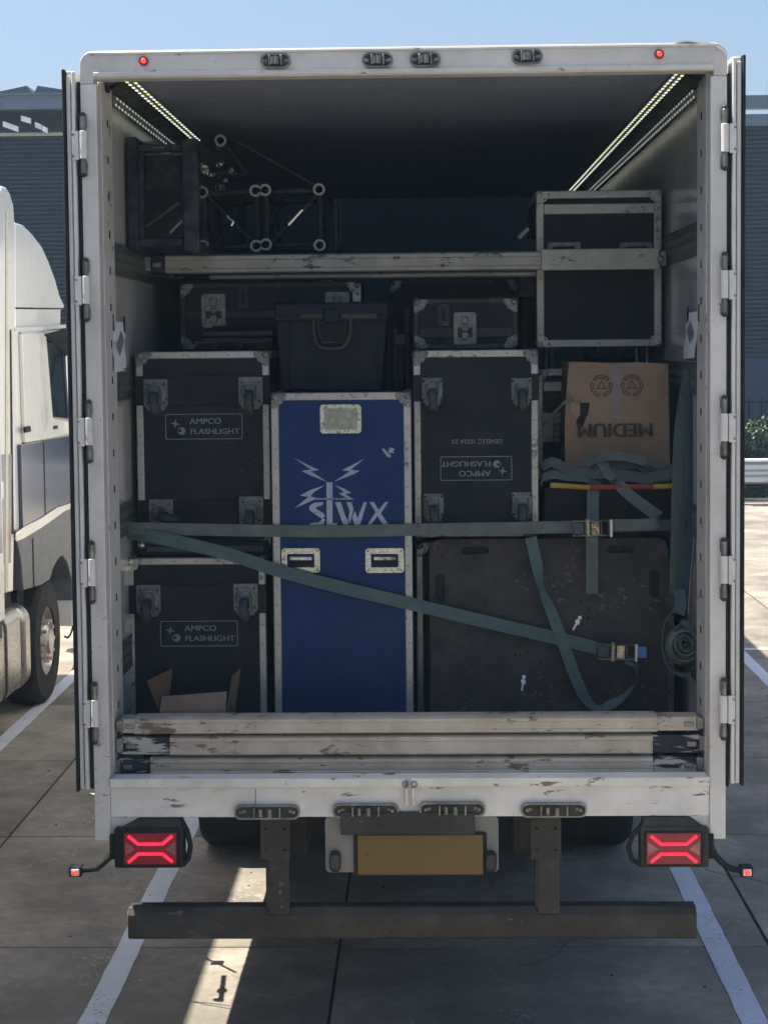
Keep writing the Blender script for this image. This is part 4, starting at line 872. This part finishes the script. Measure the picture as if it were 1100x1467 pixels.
quad('right_side', [at(325, 1016, Yo), at(337, 1002, Yo + .17), at(337, 1060, Yo + .17), at(325, 1060, Yo)], KRAFTD)

# ------------------------------------------------------------------ trusses and frame, upper left
def truss(label, ringpx, Y, length, braces=True, hidden=()):
    ps = [at(x, y, Y) for x, y in ringpx]; c = sum(ps, Vector()) / len(ps)
    t = thing('truss', (c.x, Y, min(p.z for p in ps) - .027), label, 'truss', 'black trusses on the high beam')
    for i, p in enumerate(ps):
        if hidden and i: continue
        MB().ring((p.x, Y + .001, p.z), (p.x, Y + length, p.z), .0255, .020, 18).build('chord', TRUSS, t)
        if i not in hidden: MB().ring((p.x, Y - .012, p.z), (p.x, Y + .012, p.z), .0285, .0185, 22).build('tube_end', RING, t)
    n = len(ps)
    for i in range(n):
        p, q = ps[i], ps[(i + 1) % n]
        MB().cyl((p.x, Y + .05, p.z), (q.x, Y + .05, q.z), .012, 8).build('brace', TRUSS, t)
        if hidden: continue
        b = MB(); k = 0; y = Y + .08
        while y < Y + length - .3: b.cyl((p.x, y, p.z) if k % 2 else (q.x, y, q.z), (q.x, y + .25, q.z) if k % 2 else (p.x, y + .25, p.z), .010, 6); y += .25; k += 1
        b.build('lacing', TRUSS, t, kind='stuff')
    return t, ps
YT = 1.35
TL = .9
ta, pa_ = truss('left black square truss resting on the high beam', [(290, 275), (366, 273), (367, 352), (291, 352)], YT, TL)
tb, pb_ = truss('right black square truss resting on the high beam', [(380, 272), (457, 271), (458, 351), (381, 350)], YT, .9)
tc_, pc_ = truss('upper black triangular truss lying on the two square ones', [(316, 201), (352, 246), (284, 246)], YT + .06, .35, hidden=(1, 2))
for tt, p, q in ((ta, pa_[0], pa_[2]), (tb, pb_[1], pb_[3])): MB().cyl((p.x, YT + .1, p.z), (q.x, YT + .1, q.z), .011, 8).build('end_diagonal', TRUSS, tt)
q0, q1 = at(413, 322, YT + .06), at(433, 300, YT + .06); MB().cyl(q0, q1, .0115, 10).build('silver_tape', MIRR, tb)
for pts in ([(325, 309), (331, 315), (334, 317), (331, 323)],): MB().tube([at(x, y, YT + .06) for x, y in pts], .008, 8).build('silver_tape', MIRR, ta)
MB().tube([at(342, 204, YT + .1), at(380, 225, YT + .1), at(450, 264, YT + .05)], .006, 6).build('sling', DSTEEL, tc_)
t = thing('truss_clamps', (at(312, 262, YT).x, YT + .05, at(312, 262, YT).z), 'cluster of shiny truss clamps lying above the left square truss', 'clamps')
for (x, y, s) in ((293, 240, .026), (316, 235, .018), (332, 244, .014), (324, 258, .012), (303, 250, .016), (316, 268, .022), (358, 268, .012), (297, 246, .016)):
    p = at(x, y, YT + .05); an = R.uniform(0, 3)
    MB().ring((p.x - math.cos(an) * s * .5, YT + .02, p.z - math.sin(an) * s * .4), (p.x + math.cos(an) * s * .5, YT + .05, p.z + math.sin(an) * s * .5), s * .8, s * .55, 10).box(p.x - s * .2, p.x + s * .6, YT + .01, YT + .03, p.z - s * .15, p.z + s * .2).build('clamp', MIRR if y < 262 else STEEL, t, .002)
t = thing('black_steel_frame', (at(234, 358, 1.2).x, 1.3, at(234, 358, 1.25).z), 'black steel frame standing at far left beside the trusses', 'frame')
def bar(x0, x1, y0, y1, Y, d=.05, m_=TRUSS, nm='frame_bar'): a, b, z0, z1 = rect(x0, x1, y0, y1, Y); return box(nm, m_, t, a, b, Y, Y + d, z0, z1, .004)
YF1 = .66
t.location = (at(234, 358, YF1).x, YF1, at(234, 358, YF1).z); ORG[t.name] = t.location.copy()
bar(183, 197, 196, 358, YF1); bar(198, 206, 202, 357, YF1 + .04, .03); bar(262, 284, 198, 358, YF1, .06)
bar(198, 261, 342, 352, YF1 + .01); bar(198, 261, 206, 216, YF1 + .01); bar(208, 261, 218, 222, YF1, .02, DSTEEL)
bar(216, 235, 209.5, 212, YF1 - .01, .01, BRONZE, 'bright_edge'); bar(229, 245, 217, 219.5, YF1 - .015, .01, BRONZE, 'bright_edge')
bar(200, 262, 217, 341, 1.0, .01, BLK, 'panel')  # dark sheet added for the shade behind the frame, hides the lit wall
bar(208, 256, 224, 272, .9, .01, TRUSS, 'panel')  # smaller dark sheet, shade inside the frame put in as colour
for (u0, u1, v0, v1) in ((183, 196, 196, 208), (183, 196, 347, 358), (263, 283, 198, 212), (263, 283, 345, 358)): a, b, z0, z1 = rect(u0, u1, v0, v1, YF1); box('frame_bar', TRUSS, t, a + .002, b - .002, YF1 + .0605, 2.2, z0 + .002, z1 - .002)
MB().tube([at(209, 324, YF1 + .02), at(256, 290, YF1 + .02)], .007, 8).build('brace', DSTEEL, t)
MB().tube([at(243, 334, YF1), at(260, 316, YF1)], .007, 8).build('worn_brace', BRONZE, t)
bar(478, 484, 285, 359, 1.4, .04, TRUSS); bar(486, 489, 288, 359, 1.4, .04, TRUSS)

# ------------------------------------------------------------------ straps
def strap(label, pts, m_, width=.05, wd=(0, 0, 1), name='ratchet_strap', Ys=None, th=.003, cat='strap'):
    P3 = [at(p[0], p[1], p[2]) for p in pts]
    lo = min(P3, key=lambda v: v.z); t = thing(name, lo, label, cat)
    MB().ribbon(P3, wd, width, th).build('webbing', m_, t); return t
YS = .545
def hook(t, px, py, Y, s):
    p = at(px, py, Y); MB().box(p.x - .03, p.x + .03, Y - .004, Y + .004, p.z - .026, p.z + .026).cyl((p.x + s * .03, Y, p.z - .02), (p.x + s * .03, Y, p.z + .02), .007, 8).build('track_hook', DSTEEL, t, .003)
def ratchet(t, px, py, Y, ang, tag_dx=None):
    p = at(px, py, Y); c, s = math.cos(ang), math.sin(ang)
    def W(u, y, v): return Vector((p.x + u * c - v * s, Y + y, p.z + u * s + v * c))
    def bx(u0, u1, y0, y1, v0, v1): return [W(u0, y0, v0), W(u1, y0, v0), W(u1, y1, v0), W(u0, y1, v0), W(u0, y0, v1), W(u1, y0, v1), W(u1, y1, v1), W(u0, y1, v1)]
    for v in (-.033, .029): MB().hexa(bx(-.085, .075, -.035, .0, v, v + .004)).build('side_plate', GOLDST, t, .002)
    MB().cyl(W(-.02, -.02, -.04), W(-.02, -.02, .04), .013, 14).build('spool', GOLDST, t)
    MB().hexa(bx(-.085, -.035, -.03, -.006, -.028, .028)).build('webbing_turns', WEBD, t, .008)
    MB().hexa(bx(-.005, .03, -.028, -.024, -.028, .028)).hexa(bx(.036, .04, -.03, -.01, -.028, .028)).build('pawl', GOLDST, t, .002)
    MB().hexa(bx(.072, .084, -.045, -.03, -.038, .038)).build('handle_grip', BONE, t, .004)
s1 = strap('long grey ratchet strap stretched level across all the cases', [(172, 757, .58), (196, 757, YS), (300, 759, YS), (390, 760.5, YS), (490, 761, YS), (590, 759, YS), (700, 757, YS), (822, 755, YS)], WEB, .052)
MB().ribbon([at(870, 755, YS), at(930, 753, YS), at(960, 752, YS + .03), at(992, 752, .62)], (0, 0, 1), .048).build('webbing', WEBD, s1)
hook(s1, 176, 757, .575, -1); ratchet(s1, 848, 756, YS - .02, .01)
a, b, z0, z1 = rect(894, 909, 748, 760, YS - .008); box('tag', TAGB, s1, a, b, YS - .009, YS - .006, z0, z1, .001)
s2 = strap('teal ratchet strap slanting down from left over the blue case', [(178, 763, .59), (225, 770, .53), (320, 792, YS - .008), (400, 818, YS - .008), (490, 842, YS - .008), (600, 868, YS), (700, 892, .56), (800, 915, .56), (856, 929, .56)], WEBT, .055)
ratchet(s2, 884, 933, .555, -.03)
a, b, z0, z1 = rect(909, 926, 927, 943, .55); box('tag', TAGB, s2, a, b, .55, .553, z0, z1, .001)
MB().ribbon([at(896, 945, .53), at(912, 955, .54), at(912, 975, .55), at(903, 988, .56), at(889, 1002, .565), at(868, 1013, .565)], [(1, .5, 0), (.6, 1, .2), (.3, 1, 0), (0, 1, .3), (0, 1, .6), (0, .5, 1)], .045).build('loose_tail', WEBT, s2)
strap('loose teal strap hanging from the level strap in front of the boards', [(760, 770, YS - .008), (768, 805, .55), (775, 842, .555), (791, 880, .555), (806, 920, .55), (822, 965, .56), (838, 1000, .565), (856, 1016, .565), (876, 1010, .565)], WEBT, .05, [(1, 0, .05), (1, .1, .1), (.5, 1, .2), (.9, .3, .3), (1, 0, .4), (1, 0, .4), (.8, .6, .6), (0, 1, .5), (0, 1, .5)])
strap('grey strap end hanging straight down over the tub and ratchet', [(872, 684, .78), (856, 689, .70), (850, 700, .68), (849, 745, .60), (848, 770, .50), (848, 800, .54), (848, 851, .575)], WEB, .052, [(1, 0, .3)] + [(1, 0, 0)] * 6)
strap('grey strap end drooping right from the bundle towards the ratchet', [(868, 680, .78), (882, 690, .68), (905, 712, .64), (932, 732, .60), (944, 742, .56), (935, 750, .53), (905, 752, .52), (872, 752, .52)], WEB, .05, [(.7, 0, .7), (.75, 0, .7), (.7, 0, .7), (.75, 0, .7), (.3, .3, 1), (0, .1, 1), (0, .1, 1), (0, 0, 1)])
# bundle on the tub
Yb = .70
t = thing('strap_bundle', (at(860, 690, Yb).x, Yb + .1, at(860, 694, Yb).z), 'tangled bundle of grey straps lying on the tub at the carton foot', 'straps')
for pts, wd, m_ in (
    ([(780, 690), (800, 683), (830, 687), (852, 680), (870, 668)], (0, .5, 1), WEB),
    ([(774, 700), (778, 690), (795, 686), (815, 689), (845, 692)], (0, .8, .7), WEB),
    ([(838, 672), (855, 662), (880, 659), (905, 662), (925, 668)], (0, .6, .8), WEB),
    ([(845, 680), (865, 672), (890, 668), (915, 672), (928, 682)], (0, .6, .7), WEBD),
    ([(800, 688), (840, 684), (880, 686), (930, 690), (962, 684)], (0, .3, 1), WEBD),
    ([(900, 690), (925, 680), (945, 684), (965, 676)], (0, .3, 1), WEBD),
    ([(776, 676), (790, 668), (806, 675), (815, 688)], (0, .5, 1), WEBD),
    ([(888, 664), (900, 672), (905, 685), (918, 692), (935, 692)], (0, .4, 1), WEB),
    ([(860, 666), (866, 676), (872, 686), (880, 692)], (1, .2, 0), WEB)):
    dy = R.uniform(-.02, .04)
    MB().ribbon([at(x, y - 6, Yb + dy - .012 * i) for i, (x, y) in enumerate(pts)], wd, .046).build('strap_loop', m_, t)
# webbing draped from upper left of the carton
strap('thin pale strap running up beside the carton left edge', [(776, 610, .9), (795, 590, .86), (812, 574, .84), (822, 574, .83)], WEB, .012, (0, 0, 1))
# hanging strap and coil at right wall
XR = WI - .03
t = strap('blue-grey strap doubled and hanging from the right wall track', [(990, 530, .60), (985, 560, .58), (976, 620, .56), (972, 720, .55), (970, 850, .54)], WEBT, .066, [(1, .2, 0)] * 5)
MB().ribbon([at(x, y, Y) for x, y, Y in ((992, 530, .55), (992, 600, .53), (990, 700, .52), (986, 800, .52), (981, 870, .52))], (1, .5, 0), .035).build('webbing', WEBB, t)
MB().ribbon([at(x, y, Y) for x, y, Y in ((978, 560, .5), (984, 600, .5), (982, 700, .5), (974, 800, .5), (970, 862, .5))], (1, .4, 0), .022).build('webbing', WEBD, t)
hook(t, 985, 532, .60, 1); hook(t, 966, 862, .52, -1)
t2 = strap('thin beige strap hanging against the right wall', [(1000, 562, .5), (1001, 650, .48), (998, 740, .46), (990, 830, .45), (987, 880, .45)], mat('beige_webbing', (.21, .19, .17), .8, bump=.5, bscale=400), .03, (.5, 1, 0))
t = thing('strap_coil', at(975, 968, .42), 'rolled up teal strap hanging at the lower right corner', 'strap')
c0 = at(980, 922, .42); pts = []; wds = []
for i in range(37):
    a_ = i * .52 + 1; r = .024 + i * .00155 + .003 * math.sin(i * .9); pts.append((c0.x + r * math.cos(a_), .42 - i * .0005, c0.z + r * math.sin(a_) * 1.12)); wds.append((.62 * math.cos(a_), 1, .62 * math.sin(a_)))
MB().ribbon(pts, wds, .045, .005, 3).build('coil', WEB, t)
MB().ribbon([at(x, y, .40) for x, y in ((966, 905), (978, 893), (992, 902), (996, 922), (988, 940), (978, 946))], [(.9, .4, 0), (.6, .3, .8), (.2, .4, 1), (1, .3, .1), (.6, .3, -.8), (.3, .4, -1)], .03).build('folded_turn', WEBD, t)
MB().ribbon([at(x, y, .42) for x, y in ((968, 870), (955, 888), (950, 915), (954, 945), (966, 962), (984, 966), (997, 950), (1001, 925), (994, 900))], (.4, 1, .15), .05).build('outer_turn', WEBT, t)
MB().ribbon([at(x, y, .41) for x, y in ((972, 945), (975, 930), (985, 922), (988, 938), (982, 950))], (.3, .8, .1), .04).build('coil_end', WEBD, t)
MB().ribbon([at(972, 845, .5), at(975, 862, .46), at(972, 880, .42)], (1, .2, 0), .05).build('hanger', WEBT, t)

# ------------------------------------------------------------------ paper notices
def notice(label, s, corners, X):
    P4 = [side(x, y, X - s * .004) for x, y in corners]
    t = thing('paper_notice', P4[3], label, 'notice')
    def S(u, v, off=0.):
        q = P4[0].lerp(P4[1], u).lerp(P4[3].lerp(P4[2], u), v); return Vector((q.x - s * (.006 + off + .005 * math.sin(v * 6) ** 2 + .012 * v * v * (1 - u)), q.y, q.z))
    n = 8; vs = [S(i / n, j / n) for j in range(n + 1) for i in range(n + 1)]
    MB()._add(vs, [(j * (n + 1) + i, j * (n + 1) + i + 1, (j + 1) * (n + 1) + i + 1, (j + 1) * (n + 1) + i) for j in range(n) for i in range(n)]).build('sheet', PAPER, t)
    vs = [S(u, v, .002) for u, v in ((.65, .18), (.92, .38), (.5, .68), (.28, .46))]; MB()._add(vs, [(0, 1, 2, 3)]).build('printed_diamond', DIAG, t)
    vs = [S(u, v, .003) for u, v in ((.62, .36), (.74, .44), (.56, .56), (.46, .46))]; MB()._add(vs, [(0, 1, 2, 3)]).build('printed_figure', INK, t)
    for u in (0.02, .98): v_ = S(u, -.03, .004); MB().box(v_.x - .003, v_.x + .003, v_.y - .008, v_.y + .008, v_.z - .05, v_.z + .02).build('tape_strip', RUB, t)
notice('curled white notice with grey diamond taped to left wall', -1, [(158, 459), (175, 462), (178, 531), (157, 533)], -WI)
notice('curled white notice with grey diamond taped to right wall', 1, [(1005, 445), (988, 448), (981, 514), (1001, 512)], WI)

# ------------------------------------------------------------------ thin bluish haze added over the yard to lift interior blacks
HZ = MB().box(-141, 141, -61, 201, -1.1, 10.4).build('veil', JOINT, None, kind='stuff'); HZ.data.materials.clear()
hm = bpy.data.materials.new('veil_air'); hm.use_nodes = True; hn = hm.node_tree; hn.nodes.clear()
hout = hn.nodes.new('ShaderNodeOutputMaterial'); hv = hn.nodes.new('ShaderNodeVolumePrincipled'); hv.inputs['Density'].default_value = .0012; hv.inputs['Color'].default_value = (.48, .74, 1, 1)
hn.links.new(hv.outputs[0], hout.inputs['Volume']); HZ.data.materials.append(hm)

# ------------------------------------------------------------------ neighbouring lorry on the left
XC = -3.05
K = thing('tractor_unit', (-4.3, 7.4, 0), 'white tractor unit with blue lower cab parked on the left', 'lorry')
def pr(pts, x=XC): return [(lambda v: (v.y, v.z))(side(a, b, x)) for a, b in pts]
XF = XC - 2.45
def cabpart(nm, pts, m_, x0=XF, x1=XC, bev=.0, seg=3, par=None, px=None): return MB().prism(pr(pts, px if px is not None else x1), 'X', x0, x1).build(nm, m_, par or K, bev, seg)
cabpart('cab', [(16, 470), (88, 472), (95, 520), (101, 600), (106, 640), (108, 705), (106, 722), (80, 735), (60, 748), (28, 768), (20, 760)], CABW, XF + .02, XC - .02, .03)
# roof fairing: rounded in plan and section
rp = [(22, 470), (22, 318), (34, 322), (47, 335), (60, 352), (70, 374), (79, 399), (86, 424), (92, 436), (92, 441), (87, 446), (87, 463), (92, 468), (88, 471)]
cabpart('roof_fairing', rp, CABW, XF + .06, XC - .03, .10, 5)
MB().ribbon([side(20, 472, XC), side(60, 470, XC), side(93, 467, XC)], (0, 0, 1), .03, .02, 3).build('roof_gutter', CABW, K)
# side air deflector, unseen rear end stretched to keep sun out
cabpart('air_deflector', [(1, 272), (3, 266), (9, 268), (14, 276), (19, 292), (21, 318), (22, 640), (19, 848), (-75, 868), (-75, 300)], CABW, XC - .05, XC + .0, .015)
cabpart('air_deflector', [(1, 272), (3, 266), (9, 268), (14, 276), (19, 292), (21, 318), (22, 640), (19, 848), (-75, 868), (-75, 300)], CABW, XF, XF + .05, .015)
box('chassis', DSTEEL, K, -4.8, -3.75, 3.0, 8.2, .62, .92)
cabpart('deflector_edge', [(9, 300), (12, 300), (12, 845), (8, 848)], mat('cream_edge', (.62, .58, .44), .5), XC + .001, XC + .006)
cabpart('shut_line', [(14.5, 472), (16.5, 472), (20, 765), (17, 765)], RUB, XC + .001, XC + .004)
# door: upper white, lower blue, window
cabpart('door', [(32, 478), (66, 476), (76, 598), (100, 603), (103, 622), (37, 634)], CABW, XC - .0195, XC + .012, .008)
cabpart('lower_door', [(30, 637), (104, 624), (107, 700), (108, 718), (90, 728), (60, 742), (42, 755), (33, 758)], CABB, XC - .0195, XC + .010, .008)
cabpart('lower_door_seam', [(62, 632), (63.5, 632), (66, 738), (64.5, 739)], RUB, XC + .0105, XC + .012)
cabpart('window', [(68, 490), (93, 488), (99, 600), (76, 598)], GLASS, XC - .0195, XC + .013, .006)
cabpart('window_pillar', [(90, 505), (92, 505), (99, 598), (97, 598)], CABB, XC + .0135, XC + .02)
cabpart('door_fold', [(56, 480), (61, 480), (70, 600), (66, 618), (60, 618)], mat('pale_door_fold', (.85, .85, .82), .15, coat=.8), XC + .0125, XC + .016, .003)  # brightness of the door fold put into a paler, glossier white
cabpart('front_post', [(98, 500), (100, 500), (106, 604), (103, 604)], CABW, XC - .08, XC - .02)
MB().ribbon([side(70, 478, XC + .05), side(84, 484, XC + .08), side(98, 496, XC + .08), side(106, 506, XC + .08)], (1, .1, .2), .26, .012, 4).build('sun_visor', RUB, K)
cabpart('door_handle', [(36, 612), (44, 610), (45, 618), (37, 620)], RUB, XC + .0125, XC + .03, .004)
cabpart('roof_seam', [(23, 440), (91, 441), (91, 443), (23, 442.5)], RUB, XC - .029, XC - .026)
cabpart('marker_badge', [(77, 610), (83, 609), (83, 614), (77, 615)], RUB, XC + .0125, XC + .018, .002)
cabpart('fender_seam', [(46, 772), (48, 771), (50, 840), (48, 841)], RUB, XC + .0125, XC + .0145)
cabpart('body_seam', [(28, 476), (30, 476), (35, 640), (33, 640)], RUB, XC - .0195, XC - .016)
MB().tube([side(101, 502, XC), side(106, 512, XC + .10), side(107, 560, XC + .12), side(106, 600, XC + .08)], .018, 8).build('mirror_bracket', RUB, K)
MB().prism([(6.05, .0)] * 0 + pr([(97, 600), (108, 600), (109, 618), (98, 620)]), 'X', XC - .05, XC + .06).build('mirror_arm', CABW, K, .02)
# fender and skirts
cabpart('fender', [(24, 772), (40, 766), (68, 742), (84, 728), (104, 722), (107, 760), (112, 850), (104, 860), (103, 830), (97, 806), (90, 796), (84, 800), (76, 815), (72, 830), (60, 838), (34, 846), (30, 800)], CABG, XC - .35, XC + .012, .01)
cabpart('fender_trim', [(23, 765), (35, 755), (60, 742), (82, 727), (106, 719), (106, 727), (92, 733), (80, 742), (60, 756), (34, 772), (24, 776)], CABW, XC + .0125, XC + .022, .004)
cabpart('bumper_side', [(104, 740), (109, 745), (113, 858), (112, 895), (104, 897), (105, 860), (107, 850)], CABW, XF, XC + .015, .01)
cabpart('wheel_arch_lining', [(62, 835), (84, 802), (100, 806), (104, 860), (100, 895), (95, 893), (90, 850)], RUB, XC - .5, XC - .36)
MB().tube([side(105, 888, XC - .01), side(104, 900, XC - .01), side(101, 909, XC - .01), side(97, 914, XC - .01), side(93, 912, XC - .01)], .009, 8).build('tow_hook', RUB, K)
yw = side(72, 985, XC).y
wheel(XC - .33, XC - .01, yw, .51, K, 1); wheel(XF + .01, XF + .33, yw, .51, K, -1)
wx = XC - .01
for k in range(10): a_ = 2 * math.pi * k / 10; MB().cyl((wx - .03, yw + .165 * math.cos(a_), .51 + .165 * math.sin(a_)), (wx + .02, yw + .165 * math.cos(a_), .51 + .165 * math.sin(a_)), .018, 6).build('wheel_nut', RIM, K)
# tank
tp = pr([(-60, 880), (-60, 985), (-45, 1000), (30, 985), (42, 972), (46, 955), (46, 880), (40, 866), (28, 861), (-50, 861)])
zt0, zt1 = .24, .95; yt1 = side(46, 900, XC).y
MB().prism(rr((XC - .36), (zt0 + zt1) / 2, .66, zt1 - zt0, .14), 'Y', 3.9, yt1 - .25).build('fuel_tank', TANK, K, .02)
MB().prism(rr((XC - .345), (zt0 + zt1) / 2 - .01, .67, zt1 - zt0 - .03, .14), 'Y', yt1 - .2, yt1 + .0).build('step_box', TANK, K, .03)
for y in (4.6, 5.9): MB().prism(rr((XC - .36), (zt0 + zt1) / 2, .675, zt1 - zt0 + .015, .145), 'Y', y, y + .05).build('tank_strap', DSTEEL, K)
cabpart('side_light', [(47, 862), (53, 862), (54, 885), (48, 885)], AMB, XC - .1, XC - .09)
cabpart('side_stripe', [(-30, 655), (17, 650), (16, 806), (-30, 818)], CABB, XC + .001, XC + .005)
cabpart('stripe_square', [(-3, 692), (5, 690), (5, 715), (-3, 717)], CABW, XC + .0055, XC + .008)
box('sun_block_skirt', RUB, K, XC - .16, XC - .10, 4.2, 6.4, .80, 1.6)  # dark box added behind the deflector to block sun above the tank
box('gap_sun_block', RUB, K, XC - .6, XC - .12, yt1 + .02, yw - .35, .5, 1.0)  # added blocker, closes a gap that let sun onto the ground
for y in (4.1,): wheel(XC - .6, XC - .02, y, .5, K, 1); wheel(XF + .02, XF + .6, y, .5, K, -1)
# its trailer
XS = -2.885
T2 = thing('neighbour_trailer', (-4.2, -2, 0), 'white box trailer coupled to the left tractor unit, at the left edge', 'trailer')
yf = side(-1, 500, XS).y
box('body', SKIN, T2, XS - 2.55, XS, -8.2, yf, 1.02, 4.0, .02)
box('lower_rail', DSTEEL, T2, XS - 2.53, XS - .02, -8.2, yf - .02, .9, 1.018)
box('blue_stripe', CABB, T2, XS + .001, XS + .003, -8.0, yf - .05, 1.5, 2.6)
for y in (-6.6, -5.3, -4.0): wheel(XS - .42, XS - .04, y, .5, T2, 1); wheel(XS - 2.5, XS - 2.12, y, .5, T2, -1)
for x in (XS - .6, XS - 1.95): MB().box(x - .06, x + .06, 2.2, 2.32, .05, .95).box(x - .14, x + .14, 2.12, 2.4, 0, .05).build('landing_leg', DSTEEL, T2)
